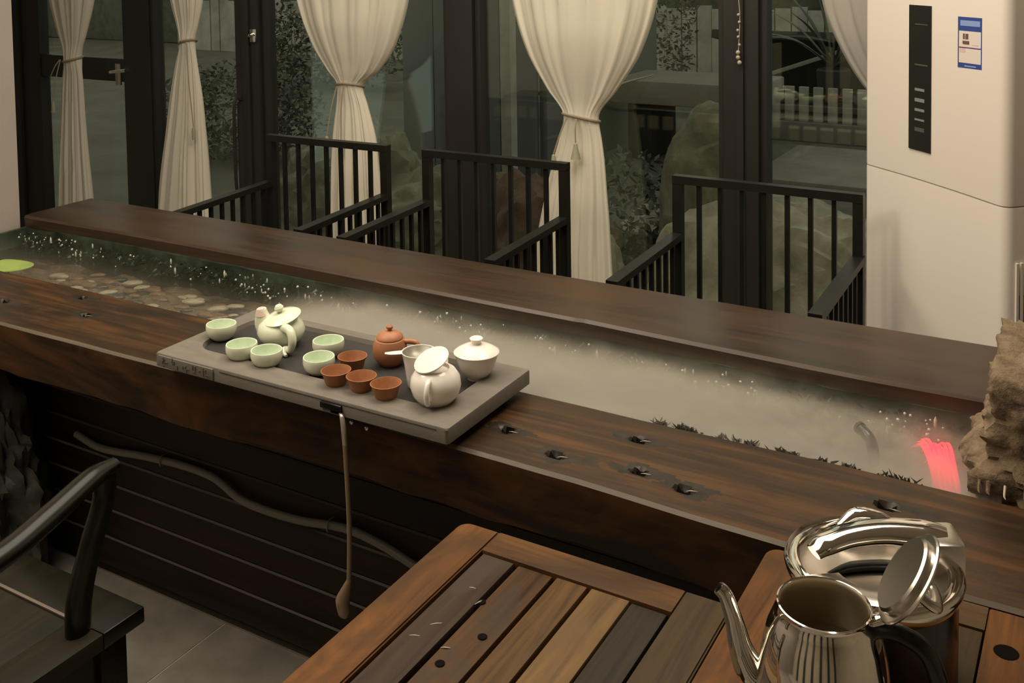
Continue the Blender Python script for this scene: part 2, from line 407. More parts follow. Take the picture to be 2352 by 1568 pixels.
# ================================================================== SETTING
ZC = 2.85
YW = 3.25                      # window plane
# floor: slab with individual tiles let into it
fl = tag(obj('floor', bx((-4.95, -2.3, -0.10), (2.3, 3.33, -0.0008)), MT['grout'], smooth=False), kind='structure')
tile_m = None
for i in range(-4, 3):
    for j in range(-3, 5):
        x0 = -1.712 + 0.6*i; y0 = 1.622 - 0.6*(j+1)
        if x0 < -3.6 or x0 > 0.7: continue
        if tile_m is None:
            t = obj('tile', bx((0.002, 0.002, -0.0008), (0.598, 0.598, 0.0004), 0.0003), MT['tile'], fl, world=False); tile_m = t.data
        else:
            t = bpy.data.objects.new('tile', tile_m); COL.objects.link(t); t.parent = fl
        t.location = (x0, y0, 0)
tag(obj('trim_1', bx((-4.83, 2.42, -0.0008), (2.19, 3.19, 0.0006)), MT['tile'], smooth=False), kind='structure')
tag(obj('ceiling', bx((-4.95, -2.3, ZC), (2.3, 3.33, ZC+0.1)), MT['ceil'], smooth=False), kind='structure')
bm = B(); box(bm, (-3.15, -2.2, 0), (-2.935, 1.975, ZC), 0.006)
tag(obj('wall_left', bm, MT['wall']), kind='structure')
tag(obj('wall_vestibule', bx((-4.95, 1.0, 0), (-4.84, 3.33, ZC)), MT['wall'], smooth=False), kind='structure')
tag(obj('wall_right', bx((2.2, -2.3, 0), (2.3, 3.33, ZC)), MT['room'], smooth=False), kind='structure')
tag(obj('wall_rear', bx((-4.95, -2.3, 0), (2.2, -2.2, ZC)), MT['room'], smooth=False), kind='structure')
tag(obj('wall_far_right', bx((0.0, YW-0.04, 0), (2.2, YW+0.06, ZC)), MT['wall'], smooth=False), kind='structure')
# unseen dark posts, added behind the camera to streak the kettle's reflections
for i, x in enumerate((-4.2, -3.2, -2.3, -1.5, -0.7, 0.1, 0.9, 1.7)):
    tag(obj('trim_%d' % (10+i), bx((x, -2.2, 0), (x+0.22, -2.14, ZC), 0.004), MT['post']), kind='structure')
# window wall: posts, heads, sills, panes, door
POSTS = [(-4.84, -4.72), (-3.235, -3.105), (-2.16, -2.043), (-1.09, -0.975), (-0.06, 0.03)]
for i, (a, b_) in enumerate(POSTS):
    bm = B(); box(bm, (a, YW-0.05, 0), (b_, YW+0.06, 2.62), 0.004)
    if i in (1, 3): box(bm, (a+0.045, YW-0.062, 0), (b_-0.045, YW-0.048, 2.62), 0.003)
    tag(obj('trim_%d' % (i+2), bm, MT['post']), kind='structure')
tag(obj('trim_7', bx((-4.84, YW-0.055, 2.62), (0.03, YW+0.065, ZC), 0.004), MT['post']), kind='structure')
def window(n, a, b_, zs=0.02):
    wn = tag(thing('window_%d' % n, (a, YW, 0), None, None), kind='structure')
    for nm, p, q in (('frame_sill', (a, YW-0.03, zs), (b_, YW+0.03, zs+0.06)), ('frame_head', (a, YW-0.03, 2.56), (b_, YW+0.03, 2.62))):
        obj(nm, bx(p, q, 0.003), MT['post'], wn)
    for nm, p, q in (('frame_stile', (a, YW-0.03, zs+0.06), (a+0.022, YW+0.03, 2.56)), ('frame_stile', (b_-0.022, YW-0.03, zs+0.06), (b_, YW+0.03, 2.56))):
        obj(nm, bx(p, q, 0.002), MT['post'], wn)
    obj('pane', bx((a+0.02, YW-0.004, zs+0.05), (b_-0.02, YW+0.004, 2.57)), MT['glass'], wn, smooth=False)
    return wn
window(1, -3.785, -3.235); window(2, -3.105, -2.16); window(3, -2.043, -1.09); window(4, -0.975, -0.06)
dr = tag(thing('door_1', (-4.72, YW, 0), None, None), kind='structure')
obj('stile', bx((-4.72, YW-0.035, 0.02), (-4.575, YW+0.02, 2.6), 0.004), MT['post'], dr)
obj('stile', bx((-3.965, YW-0.035, 0.02), (-3.785, YW+0.02, 2.6), 0.004), MT['post'], dr)
obj('lock_rail', bx((-4.575, YW-0.03, 0.915), (-3.965, YW+0.02, 1.022), 0.004), MT['post'], dr)
obj('bottom_rail', bx((-4.575, YW-0.03, 0.02), (-3.965, YW+0.02, 0.14), 0.004), MT['post'], dr)
obj('top_rail', bx((-4.575, YW-0.03, 2.48), (-3.965, YW+0.02, 2.6), 0.004), MT['post'], dr)
obj('pane', bx((-4.58, YW-0.004, 0.13), (-3.96, YW+0.004, 0.92)), MT['glass'], dr, smooth=False)
obj('pane', bx((-4.58, YW-0.004, 1.015), (-3.96, YW+0.004, 2.49)), MT['glass'], dr, smooth=False)
bm = B(); tube(bm, [(-4.00, YW-0.03, 0.965), (-4.00, YW-0.075, 0.965), (-3.985, YW-0.085, 0.967), (-3.89, YW-0.085, 0.978)], 0.008, 10)
hd = obj('door_handle', bm, MT['chrome'], dr)
bm = B(); box(bm, (-4.022, YW-0.038, 0.90), (-3.985, YW-0.03, 1.0), 0.003); obj('handle_plate', bm, MT['steel'], hd)
# latch fittings on the post beside the door
lt = thing('window_latch', (-3.125, YW-0.05, 1.14), 'small shiny latch high on the dark post right of the second curtain', 'latch')
obj('latch_body', bx((-3.14, YW-0.062, 1.13), (-3.11, YW-0.05, 1.185), 0.003), MT['steel'], lt)
bm = B(); tube(bm, [(-3.125, YW-0.062, 1.165), (-3.12, YW-0.085, 1.16), (-3.10, YW-0.09, 1.157)], 0.006, 8); obj('thumb_turn', bm, MT['chrome'], lt)
lt = thing('pull_handle', (-3.215, YW-0.05, 0.56), 'slim dark vertical pull handle on the post right of the second curtain', 'handle')
bm = B(); tube(bm, [(-3.215, YW-0.05, 0.88), (-3.215, YW-0.085, 0.87), (-3.215, YW-0.09, 0.7), (-3.215, YW-0.085, 0.5), (-3.215, YW-0.05, 0.49)], 0.007, 8); obj('grip', bm, MT['post'], lt)
bm = B(); lathe(bm, [(0, 0), (0.011, 0.002), (0.011, 0.01), (0, 0.013)], 12, (-3.215, YW-0.067, 0.872)); obj('cap', bm, MT['chrome'], lt)
# bead string on the post
bs = thing('bead_string', (-1.03, YW-0.075, 1.13), 'thin string of pale beads hanging on the dark post left of the white cabinet', 'decoration')
bm = B(); tube(bm, [(-1.03, YW-0.075, 1.62), (-1.034, YW-0.075, 1.4), (-1.026, YW-0.075, 1.28), (-1.032, YW-0.075, 1.15)], 0.0015, 5); obj('cord', bm, MT['fleck'], bs)
for k, z in enumerate((1.285, 1.262, 1.236, 1.215, 1.19, 1.166, 1.15, 1.134)):
    bm = B(); bmesh.ops.create_uvsphere(bm, u_segments=8, v_segments=6, radius=0.005 if k < 5 else 0.0075); xf(bm, (-1.03+0.003*math.sin(k*2), YW-0.077, z)); obj('bead', bm, MT['fleck'], bs)

# ================================================================== OUTSIDE
tag(obj('garden_ground', bx((-26, YW+0.07, -0.35), (10, 26, -0.12)), MT['ground'], smooth=False), kind='structure')
def outside_rock(name, c, s, mat, label, cat='rock', **k):
    o = obj(name, rock_bm(c, s, **k), MT[mat], loc=c); tag(o, label, cat); return o
outside_rock('boulder', (-1.53, 4.36, 0.33), (0.25, 0.20, 0.47), 'boulder_green', 'tall round-topped greenish boulder just outside the glass, left of the third post', seed=1.3, amp=0.09, freq=1.0, ridge=0.045, rdir=(1, 0.2, 0.1))
outside_rock('boulder', (-0.98, 3.74, 0.02), (0.62, 0.28, 0.54), 'boulder', 'broad striated grey boulder outside, seen through the bars of the right-hand chair', seed=4.2, amp=0.16, freq=1.3, ridge=0.11, rdir=(0.5, 0.1, 0.85), rf=17)
outside_rock('boulder', (-1.80, 3.62, 0.12), (0.16, 0.14, 0.32), 'boulder', 'pointed pale rock outside at the foot of the fourth curtain', seed=8.1, amp=0.25, freq=1.5, ridge=0.06)
outside_rock('boulder', (-2.28, 4.05, 0.05), (0.42, 0.25, 0.40), 'red_stone', 'layered reddish-brown rock outside behind the middle chair', seed=2.7, amp=0.25, freq=1.6, ridge=0.14, rdir=(0.1, 0, 1))
outside_rock('boulder', (-3.05, 4.5, 0.0), (0.42, 0.3, 0.30), 'boulder_green', 'low mossy rock outside between the left and middle chairs', seed=6.0, amp=0.28, freq=1.6)
outside_rock('boulder', (-4.0, 4.9, 0.0), (0.5, 0.35, 0.42), 'boulder_green', 'low dark mossy rock outside behind the left chair', seed=9.4, amp=0.28, freq=1.7)
outside_rock('boulder', (-1.75, 5.6, -0.1), (0.7, 0.4, 0.22), 'boulder', 'wide low grey rock farther out, right of the third post', seed=11.4, amp=0.22, freq=1.6)
bm = B(); box(bm, (-2.18, 6.9, -0.13), (0.5, 8.2, -0.08), 0.01)
tag(obj('garden_path', bm, MT['path']), 'pale concrete garden path outside, right of the third post', 'path')
def picket(name, x0, x1, y, z0, z1, n, label, mat='out_pale', wd=0.09):
    t = thing(name, ((x0+x1)/2, y, -0.12), label, 'fence')
    obj('kerb', bx((x0-0.1, y-0.06, -0.12), (x1+0.1, y+0.06, z0), 0.01), MT['path'], t)
    for k in range(n):
        x = x0 + (x1-x0)*(k+0.5)/n
        obj('picket', bx((x-wd/2, y-0.02, z0), (x+wd/2, y+0.02, z1), 0.004), MT[mat], t)
    obj('rail', bx((x0, y+0.02, z0+0.05), (x1, y+0.05, z0+0.08)), MT['out_dark'], t)
    obj('rail', bx((x0, y+0.02, z1-0.10), (x1, y+0.05, z1-0.06)), MT['out_dark'], t)
picket('picket_fence', -3.0, -1.0, 8.6, 0.04, 0.33, 17, 'low pale picket fence outside under the dark shed roof', wd=0.075)
picket('picket_fence', -5.2, -3.6, 8.6, 0.06, 0.44, 14, 'low pale picket fence outside, left of the round boulder', wd=0.07)
# long pale board fence at the back
t = thing('board_fence', (-4.5, 12.5, -0.12), 'long pale board fence at the far end of the garden', 'fence')
for k in range(72):
    x = -14.0 + k*0.2
    obj('plank', bx((x, 12.5+0.012*(k % 3), -0.12), (x+0.185, 12.53+0.012*(k % 3), 0.72+0.02*((k*7) % 3))), MT['out_pale'], t, smooth=False)
tag(obj('hedge', bx((-36, 13.2, -0.12), (4, 14.0, 2.2), 0.1), MT['hedge']), 'tall dark clipped hedge behind the long pale board fence', 'hedge')
# shed roof right of the third post
sh = thing('shed', (-1.9, 9.8, -0.12), 'low dark timber shed roof outside, right of the third post', 'shed')
obj('roof', xf(bx((-1.5, -0.8, -0.04), (1.5, 0.8, 0.04), 0.01), (-1.75, 10.0, 0.56), Matrix.Rotation(R(-10), 3, 'X')), MT['out_dark'], sh)
obj('barge_board', xf(bx((-0.5, -0.02, -0.018), (0.5, 0.02, 0.018), 0.004), (-2.5, 9.17, 0.42), Matrix.Rotation(R(-20), 3, 'Y')), MT['out_pale'], sh)
for x in (-3.1, -0.45):
    obj('post', bx((x, 9.65, -0.12), (x+0.1, 9.75, 0.45)), MT['out_dark'], sh, smooth=False)
obj('back_wall', bx((-3.1, 10.5, -0.12), (-0.4, 10.6, 0.56)), MT['out_dark'], sh, smooth=False)
# panel building behind the second pane, with pale corner column
pb = thing('outbuilding', (-4.3, 6.4, -0.12), 'grey panelled outbuilding outside behind the second post', 'building')
for k in range(4):
    obj('panel', bx((-4.72+0.29*k, 6.4, -0.12), (-4.435+0.29*k, 6.46, 2.9), 0.006), MT['out_panel'], pb)
obj('side_wall', bx((-3.56, 6.46, -0.12), (-3.5, 8.5, 2.9)), MT['out_panel'], pb, smooth=False)
tag(obj('garden_column', bx((-3.46, 5.75, -0.12), (-3.38, 5.83, 2.9), 0.008), MT['out_pale']), 'slim pale column outside, just right of the second post', 'column')
# stone bench slab right of column
bm = B(); box(bm, (-3.35, 7.2, 0.32), (-2.2, 7.9, 0.5), 0.02)
sb = thing('stone_bench', (-2.8, 7.5, -0.12), 'pale stone slab bench outside, between the second post and the fourth curtain', 'bench')
obj('slab', bm, MT['path'], sb)
for x in (-3.25, -2.6): obj('support', bx((x, 7.3, -0.12), (x+0.2, 7.8, 0.32), 0.01), MT['out_dark'], sb)
# hedge mass to the left, leafy
def leafy(name, c, s, n, label, mat, ls=0.09):
    bm = B(); rnd = random.Random(int(abs(c[0]*100)))
    for k in range(n):
        d = Vector((rnd.gauss(0, 1), rnd.gauss(0, 1), rnd.gauss(0, 1))).normalized()*(0.55+0.45*rnd.random())
        p = Vector((c[0]+d.x*s[0], c[1]+d.y*s[1], max(-0.1, c[2]+d.z*s[2])))
        a = Vector((rnd.uniform(-1, 1), rnd.uniform(-1, 1), rnd.uniform(-0.3, 1))).normalized()*ls*(0.6+rnd.random())
        b_ = a.cross(Vector((rnd.uniform(-1, 1), rnd.uniform(-1, 1), 1))).normalized()*ls*0.3
        v = [bm.verts.new(q) for q in (p, p+a*0.5+b_, p+a, p+a*0.5-b_)]; bm.faces.new(v)
    o = obj(name, bm, MT[mat], loc=(c[0], c[1], -0.12), smooth=False); tag(o, label, 'shrub'); return o
leafy('shrub', (-5.95, 5.9, 0.25), (0.8, 0.5, 0.42), 3600, 'dark leafy shrub outside, seen left of the third curtain', 'hedge', 0.05)
leafy('shrub', (-8.2, 9.6, 0.4), (1.2, 0.6, 0.6), 2600, 'large dark shrub far outside behind the door post', 'hedge', 0.07)
leafy('shrub', (-2.25, 4.95, 0.05), (0.40, 0.25, 0.40), 1100, 'small dark bush outside between the fourth curtain and round boulder', 'hedge', 0.05)
leafy('shrub', (-3.75, 9.6, 0.75), (0.22, 0.2, 0.8), 900, 'narrow upright dark shrub outside, left of the third post', 'hedge', 0.05)
# agave with long blades, right
def agave(name, c, n, ln, label, spread=1.0):
    t = thing(name, c, label, 'plant')
    for k in range(n):
        az = R(200)*k/(n-1) - R(10); el = R(22+38*((k*5) % 3)/2)
        d = Vector((math.cos(az)*math.cos(el)*spread, 0.35*math.sin(az*2), math.sin(el)))
        bm = B(); p0 = Vector(c)+Vector((0, 0, 0.02)); p2 = p0+d*ln
        p1 = p0+d*ln*0.5+Vector((0, 0, ln*0.10))
        tube(bm, [p0, p1, p2], [0.030, 0.036, 0.004], 6, 5, 0.25); obj('blade', bm, MT['out_leaf'], t)
    return t
agave('agave', (-2.05, 8.84, 0.46), 13, 0.72, 'spiky agave outside near the top of the right-hand pane')
t = tag(obj('agave_pot', lathe(B(), [(0, 0), (0.10, 0), (0.14, 0.57), (0.125, 0.585), (0.11, 0.54), (0, 0.54)], 24, (-2.05, 8.84, -0.12)), MT['out_dark'], loc=(-2.05, 8.84, -0.12)), 'tall dark planter under the spiky agave outside', 'planter')
# two arching pale leaves just outside behind the fourth curtain
al = thing('arching_plant', (-2.2, 4.6, -0.12), 'plant with two long arching pale leaves outside left of the fourth curtain', 'plant')
for dx, h in ((0.0, 0.98), (0.09, 0.90)):
    bm = B(); tube(bm, [(-2.42+dx, 4.6, -0.12), (-2.44+dx, 4.6, 0.25), (-2.36+dx, 4.6, h-0.25), (-2.2+dx, 4.58, h-0.08), (-1.98+dx, 4.55, h)], [0.02, 0.03, 0.03, 0.025, 0.006], 8, 6, 0.35)
    obj('leaf', bm, MT['out_pale'], al)

# ================================================================== TEA TABLE
TB = thing('tea_table', (-1.3, 1.8, 0), 'long dark plank tea table with a water channel down its middle', 'table')
XL, XR = -2.925, 0.45
KNOTS = [(-0.872, 1.455, .010, 0), (-0.761, 1.416, .011, 1), (-0.667, 1.527, .010, 2), (-0.625, 1.432, .010, 3), (-0.546, 1.416, .010, 1), (-0.276, 1.509, .011, 4), (-1.986, 1.483, .010, 2), (-2.238, 1.454, .011, 0), (-2.092, 1.558, .008, 3)]
def front_edge(x): return 1.364 + 0.004*math.sin(x*4.1+1) + 0.003*noise.noise(Vector((x*5, 0, 3))) - 0.026*max(0.0, min(1.0, (x+0.70)/0.5))
def top_h(x, y):
    z = 0.70 + 0.0012*noise.noise(Vector((x*5, y*14, 0)))
    for kx, ky, kr, s in KNOTS:
        dx, dy = (x-kx)*0.72, y-ky; d = math.hypot(dx, dy)*(1+0.25*noise.noise(Vector((x*60, y*60, s))))
        if d < 0.05:
            z -= 0.0022*math.exp(-(d/0.02)**2)
            if d < kr: z -= 0.014*(1-(d/kr)**2)**0.6
    return z
bm = B(); NX = 640; rows = []
YS = [i/46 for i in range(47)]
for i in range(NX+1):
    x = XL + (XR-XL)*i/NX; ye = front_edge(x); row = []
    yb = 1.592 + 0.003*noise.noise(Vector((x*4, 1, 7)))
    row.append((x, yb+0.004, 0.585)); row.append((x, yb+0.001, 0.692))
    for t in YS:
        y = yb + (ye+0.005-yb)*t; row.append((x, y, top_h(x, y)))
    zlow = 0.575 + 0.018*noise.noise(Vector((x*2.3, 2, 1))) + 0.006*noise.noise(Vector((x*11, 2, 1)))
    row.append((x, ye, 0.6945))
    for t in (0.12, 0.3, 0.5, 0.7, 0.88, 1.0):
        z = 0.6945 + (zlow-0.6945)*t
        g = noise.fractal(Vector((x*2.0, z*26, 5)), 0.8, 2.0, 4)
        row.append((x, ye + 0.003*g + 0.012*t*t + (0.02 if t == 1 else 0), z))
    row.append((x, 1.50, 0.57))
    rows.append([bm.verts.new(p) for p in row])
nr = len(rows[0]); chamf = 2+len(YS)-1
for a, b_ in zip(rows, rows[1:]):
    for k in range(nr):
        k2 = (k+1) % nr
        f = bm.faces.new((a[k], b_[k], b_[k2], a[k2]))
        if k == chamf: f.material_index = 2
        elif k > chamf: f.material_index = 1
        elif k >= 2:
            cx = (a[k].co.x+b_[k].co.x)/2; cy = (a[k].co.y+a[k2].co.y)/2
            for kx, ky, kr, s in KNOTS:
                d = math.hypot((cx-kx)*0.72, cy-ky)
                if d < kr*0.9: f.material_index = 3
                elif math.hypot((cx-kx-0.01)*0.34, cy-ky) < kr*(1.7+1.6*noise.noise(Vector((cx*22, cy*45, s)))): f.material_index = 4
bm.faces.new(rows[0]); bm.faces.new(rows[-1][::-1])
obj('front_plank', bm, [MT['plank'], MT['beam'], MT['edge_highlight'], MT['knot'], MT['knot_ring']], TB, angle=30)
# pale flecks painted in for the wet shine at the knot holes
for kx, ky, kr, s in KNOTS[:7]:
    bm = B(); a = 0.3 + s*0.15
    pts = [(kx+0.006, ky-0.004, 0.6985), (kx+0.013, ky-0.005+0.003*math.sin(s), 0.7003), (kx+0.022, ky-0.003+0.005*math.sin(s), 0.6995)]
    tube(bm, pts, [0.0006, 0.0015, 0.0004], 6, 5, 0.4); obj('bright_fleck', bm, MT['bright_speck'], TB)
# rear plank
bm = B(); rows = []
for i in range(261):
    x = XL + (XR-XL)*i/260
    y0 = 1.982 + 0.010*math.sin(x*2.4+0.4)*(1 if x < -1 else 0.6) - (0.028*max(0, min(1, (x+1.0)/0.6)))
    y1 = 2.228 + 0.004*math.sin(x*2)
    row = [(x, y0+0.004, 0.664), (x, y0+0.002, 0.685), (x, y0+0.001, 0.692), (x, y0+0.006, 0.699)]
    for t in range(1, 12): row.append((x, y0+0.006+(y1-y0-0.012)*t/12, 0.70+0.0008*noise.noise(Vector((x*3, t*0.5, 2)))))
    row += [(x, y1-0.006, 0.70), (x, y1, 0.694), (x, y1, 0.664)]
    rows.append([bm.verts.new(p) for p in row])
nr = len(rows[0])
for a, b_ in zip(rows, rows[1:]):
    for k in range(nr):
        k2 = (k+1) % nr; f = bm.faces.new((a[k], b_[k], b_[k2], a[k2])); f.material_index = 1 if k < 3 else 0
bm.faces.new(rows[0]); bm.faces.new(rows[-1][::-1])
obj('rear_plank', bm, [MT['rear'], MT['rear_edge']], TB, angle=35)
# trough
bm = B(); rows = []
for i in range(201):
    x = XL + (XR-XL)*i/200; row = []
    for k in range(9):
        z = 0.535+0.13*k/8; row.append(bm.verts.new((x, 1.985-0.012*(1-k/8)+0.010*noise.fractal(Vector((x*9, z*22, 4)), 0.8, 2, 4) - (0.03*max(0, min(1, (x+1.0)/0.6))), z)))
    row.append(bm.verts.new((x, 2.03, 0.664))); row.append(bm.verts.new((x, 2.03, 0.535)))
    rows.append(row)
for a, b_ in zip(rows, rows[1:]):
    for k in range(11): bm.faces.new((a[k], b_[k], b_[(k+1) % 11], a[(k+1) % 11]))
bm.faces.new(rows[0]); bm.faces.new(rows[-1][::-1])
obj('channel_wall', bm, MT['trough_wall'], TB)
bm = B(); rows = []
for i in range(241):
    x = XL + (XR-XL)*i/240
    rows.append([bm.verts.new((x, 1.60+0.41*k/24, 0.572 + 0.014*noise.fractal(Vector((x*8, k*0.35, 9)), 0.8, 2, 4) + (0.026*max(0, min(1, (-1.45-x)/0.4))*(1-k/24)))) for k in range(25)])
for a, b_ in zip(rows, rows[1:]):
    for k in range(24): bm.faces.new((a[k], b_[k], b_[k+1], a[k+1]))
r = bmesh.ops.extrude_face_region(bm, geom=list(bm.faces)); vs = [v for v in r['geom'] if isinstance(v, bmesh.types.BMVert)]
for v in vs: v.co.z = 0.535
obj('channel_bed', bm, MT['trough_bed'], TB)
obj('channel_end', bx((XL, 1.597, 0.535), (XL+0.012, 1.99, 0.664)), MT['trough_wall'], TB, smooth=False)
bm = B(); rows = []
for i in range(121):
    x = -2.92 + 1.28*i/120; wv = 0.022+0.010*noise.noise(Vector((x*9, 3, 3)))
    rows.append([bm.verts.new(p) for p in ((x, 1.598, 0.575), (x, 1.598, 0.676), (x, 1.598+wv, 0.672+0.003*noise.noise(Vector((x*30, 0, 0)))), (x, 1.602+wv*1.5, 0.60), (x, 1.602+wv*1.5, 0.575))])
for a, b_ in zip(rows, rows[1:]):
    for k in range(5): bm.faces.new((a[k], b_[k], b_[(k+1) % 5], a[(k+1) % 5]))
bm.faces.new(rows[0]); bm.faces.new(rows[-1][::-1])
obj('sand_ledge', bm, MT['tan'], TB)
# base: carcass and the horizontal boards that clad it
obj('carcass', bx((XL, 1.645, 0.0), (XR, 2.03, 0.535)), MT['board'], TB, smooth=False)
zb = [0.0, 0.079, 0.150, 0.215, 0.280, 0.348, 0.418, 0.49, 0.56]
for k, (z0, z1) in enumerate(zip(zb, zb[1:])):
    bm = B(); y0 = 1.626
    pr = [(y0, z0+0.004), (y0, z1-0.0045), (y0+0.004, z1-0.0015), (1.645, z1-0.0015), (1.645, z0+0.004)]
    A = [bm.verts.new((XL, y, z)) for y, z in pr]; C2 = [bm.verts.new((XR, y, z)) for y, z in pr]
    for i in range(5):
        f = bm.faces.new((A[i], C2[i], C2[(i+1) % 5], A[(i+1) % 5])); f.material_index = 1 if i in (1, 2) else 0
    bm.faces.new(A[::-1]); bm.faces.new(C2)
    obj('base_board', bm, [MT['board'], MT['board_edge_highlight']], TB, smooth=False)
for x in (-2.75, -0.30): obj('bracket', bx((x, 1.41, 0.0), (x+0.09, 1.62, 0.572), 0.004), MT['board'], TB)
for x in (-2.8, -1.3, 0.3): obj('rear_leg', bx((x, 2.12, 0.0), (x+0.07, 2.19, 0.664), 0.004), MT['board'], TB)
# metal floor strip along the base
tag(obj('trim_8', bx((XL, 1.610, 0.0004), (XR, 1.6255, 0.005), 0.0015), MT['steel']), kind='structure')
# nails beside the drain tube
for x, z in ((-1.131, 0.703-0.012), (-1.098, 0.688)):
    bm = B(); bmesh.ops.create_uvsphere(bm, u_segments=10, v_segments=6, radius=0.0045); xf(bm, (x, front_edge(x)-0.001, z)); obj('nail_head', bm, MT['chrome'], TB)

# damp rock under the far left of the table
c = (-2.44, 1.50, 0.16)
tag(obj('rock', rock_bm(c, (0.22, 0.12, 0.28), seed=3.1, amp=0.3, freq=1.7, flat=-0.56), MT['rock_dark'], loc=(c[0], c[1], 0)), 'damp dark green rock under the far left of the tea table', 'rock')
# hose along the base wall
pts = [(-2.215, 1.617, 0.318), (-2.12, 1.615, 0.305), (-1.966, 1.614, 0.322), (-1.84, 1.614, 0.331), (-1.737, 1.614, 0.327), (-1.658, 1.613, 0.300), (-1.58, 1.613, 0.294), (-1.481, 1.614, 0.298), (-1.362, 1.614, 0.314), (-1.27, 1.614, 0.306), (-1.186, 1.614, 0.286), (-1.08, 1.614, 0.26), (-0.95, 1.614, 0.27)]
bm = B(); tube(bm, pts, 0.0085, 12, 10)
hs = thing('hose', (-1.6, 1.615, 0.3), 'wavy grey hose running along the boards under the table', 'hose')
obj('pipe', bm, MT['hose'], hs)
for x, z in ((-1.9, 0.329), (-1.40, 0.311)):
    bm = B(); tube(bm, [(x, 1.626, z+0.011), (x, 1.606, z+0.011), (x, 1.603, z), (x, 1.606, z-0.011), (x, 1.626, z-0.011)], 0.0016, 6); obj('clip', bm, MT['hose'], hs)

# water
bm = bx((XL+0.012, 1.606, 0.5755), (XR, 1.975, 0.612)); 
wt = obj('channel_water', bm, MT['water'], smooth=False); tag(wt, 'shallow murky water lying in the table channel', 'water', kind='stuff')
mi = obj('mist', bx((-2.9, 1.603, 0.6125), (-0.135, 1.972, 0.725)), MT['mist'], smooth=False); tag(mi, 'white mist lying over the water in the table channel', 'mist', kind='stuff')
# pebbles on the bed at the left end, every one an object
rnd = random.Random(5); pm = []
for k in range(6):
    pm.append(rock_bm((0, 0, 0), (1, 1, 1), sub=2, amp=0.2, freq=1.2, seed=k*3.3))
pmesh = []
for k, bm in enumerate(pm):
    for mn in ('pebble', 'pebble_brown', 'pebble_dark'):
        me = bpy.data.meshes.new('pebble'); bm.to_mesh(me); me.polygons.foreach_set('use_smooth', [True]*len(me.polygons)); me.materials.append(MT[mn]); pmesh.append(me)
    bm.free()
placed = []; tries = 0
while len(placed) < 150 and tries < 6000:
    tries += 1
    x = rnd.uniform(-2.6, -1.45); y = 1.645 + 0.29*rnd.random()**1.2
    if y > 1.70+0.25*max(0.0, min(1, (-1.45-x)/0.35)): continue
    s = rnd.uniform(0.009, 0.021)
    if any((x-a)**2+((y-b_)*1.3)**2 < ((s+c_)*0.92)**2 for a, b_, c_ in placed): continue
    placed.append((x, y, s))
    r_ = rnd.random(); mi_ = 0 if r_ < 0.36 else (1 if r_ < 0.8 else 2)
    o = bpy.data.objects.new('pebble', pmesh[rnd.randrange(6)*3+mi_]); COL.objects.link(o)
    bed = 0.572 + 0.026*max(0, min(1, (-1.45-x)/0.4))*(1-(y-1.6)/0.41)
    o.scale = (s*1.6, s*0.75, s*0.45); o.rotation_euler = (0, 0, rnd.uniform(0.0, 0.9)); o.location = (x, y, bed+s*0.38)
    nm = ('pale', 'brown', 'dark')[mi_]
    tag(o, 'small smooth %s pebble lying in shallow water at the channel\'s left end' % nm, 'pebble', '%s pebbles in the channel' % nm)
# moss and bubbles along the far bank, tufts on the near bank
bm = B(); rnd = random.Random(9)
def blade(bm, p, d, wd):
    d = Vector(d); s = d.cross(Vector((0.3, 1, 0.1))).normalized()*wd
    v = [bm.verts.new(q) for q in (Vector(p)-s, Vector(p)+s, Vector(p)+d*0.6+s*0.7, Vector(p)+d, Vector(p)+d*0.6-s*0.7)]; bm.faces.new(v)
for k in range(3600):
    x = rnd.uniform(-2.9, -0.22); f_ = noise.noise(Vector((x*4, 0, 0)))
    if rnd.random() > 0.55+f_: continue
    y = 1.975 - 0.035*max(0, min(1, (x+1.0)/0.6)) - abs(rnd.gauss(0, 0.012)); z = rnd.uniform(0.608, 0.655)
    blade(bm, (x, y, z), (rnd.uniform(-0.01, 0.01), rnd.uniform(-0.014, 0), rnd.uniform(-0.012, 0.012)), rnd.uniform(0.001, 0.004))
tag(obj('moss', bm, MT['moss'], smooth=False, loc=(-1.5, 1.95, 0.62)), 'dark green moss along the far bank of the channel', 'moss', kind='stuff')
bm = B()
for k in range(420):
    x = rnd.uniform(-2.9, -0.25); y = 1.965 - 0.035*max(0, min(1, (x+1.0)/0.6)) - abs(rnd.gauss(0, 0.014)); z = rnd.uniform(0.612, 0.66)
    if rnd.random() > 0.5+noise.noise(Vector((x*5, 3, 0))): continue
    r_ = rnd.uniform(0.0012, 0.0036); st = rnd.choice((1, 1, 1, 3.5))
    n0 = len(bm.verts); r = bmesh.ops.create_icosphere(bm, subdivisions=1, radius=r_)
    for v in r['verts']: v.co = Vector((v.co.x, v.co.y, v.co.z*st)) + Vector((x, y, z))
tag(obj('water_droplets', bm, MT['bubble'], loc=(-1.5, 1.95, 0.62)), 'tiny pale droplets and drips along the mossy far bank', 'droplets', kind='stuff')
bm = B()
for cx, n in ((-0.665, 26), (-0.62, 46), (-0.605, 18), (-0.555, 18), (-0.535, 12), (-0.505, 30), (-0.46, 26), (-0.44, 22), (-0.40, 8), (-0.385, 10), (-0.35, 20), (-0.295, 14), (-0.275, 14), (-0.255, 12)):
    for k in range(n):
        x = cx + rnd.gauss(0, 0.007); blade(bm, (x, 1.604+rnd.uniform(0, 0.012), 0.69), (rnd.gauss(0, 0.007), rnd.gauss(0, 0.004), rnd.uniform(0.001, 0.011)), rnd.uniform(0.001, 0.0028))
tag(obj('moss', bm, MT['moss_dark'], smooth=False, loc=(-0.5, 1.605, 0.69)), 'small dark brown moss tufts along the near bank by the knot holes', 'moss', kind='stuff')
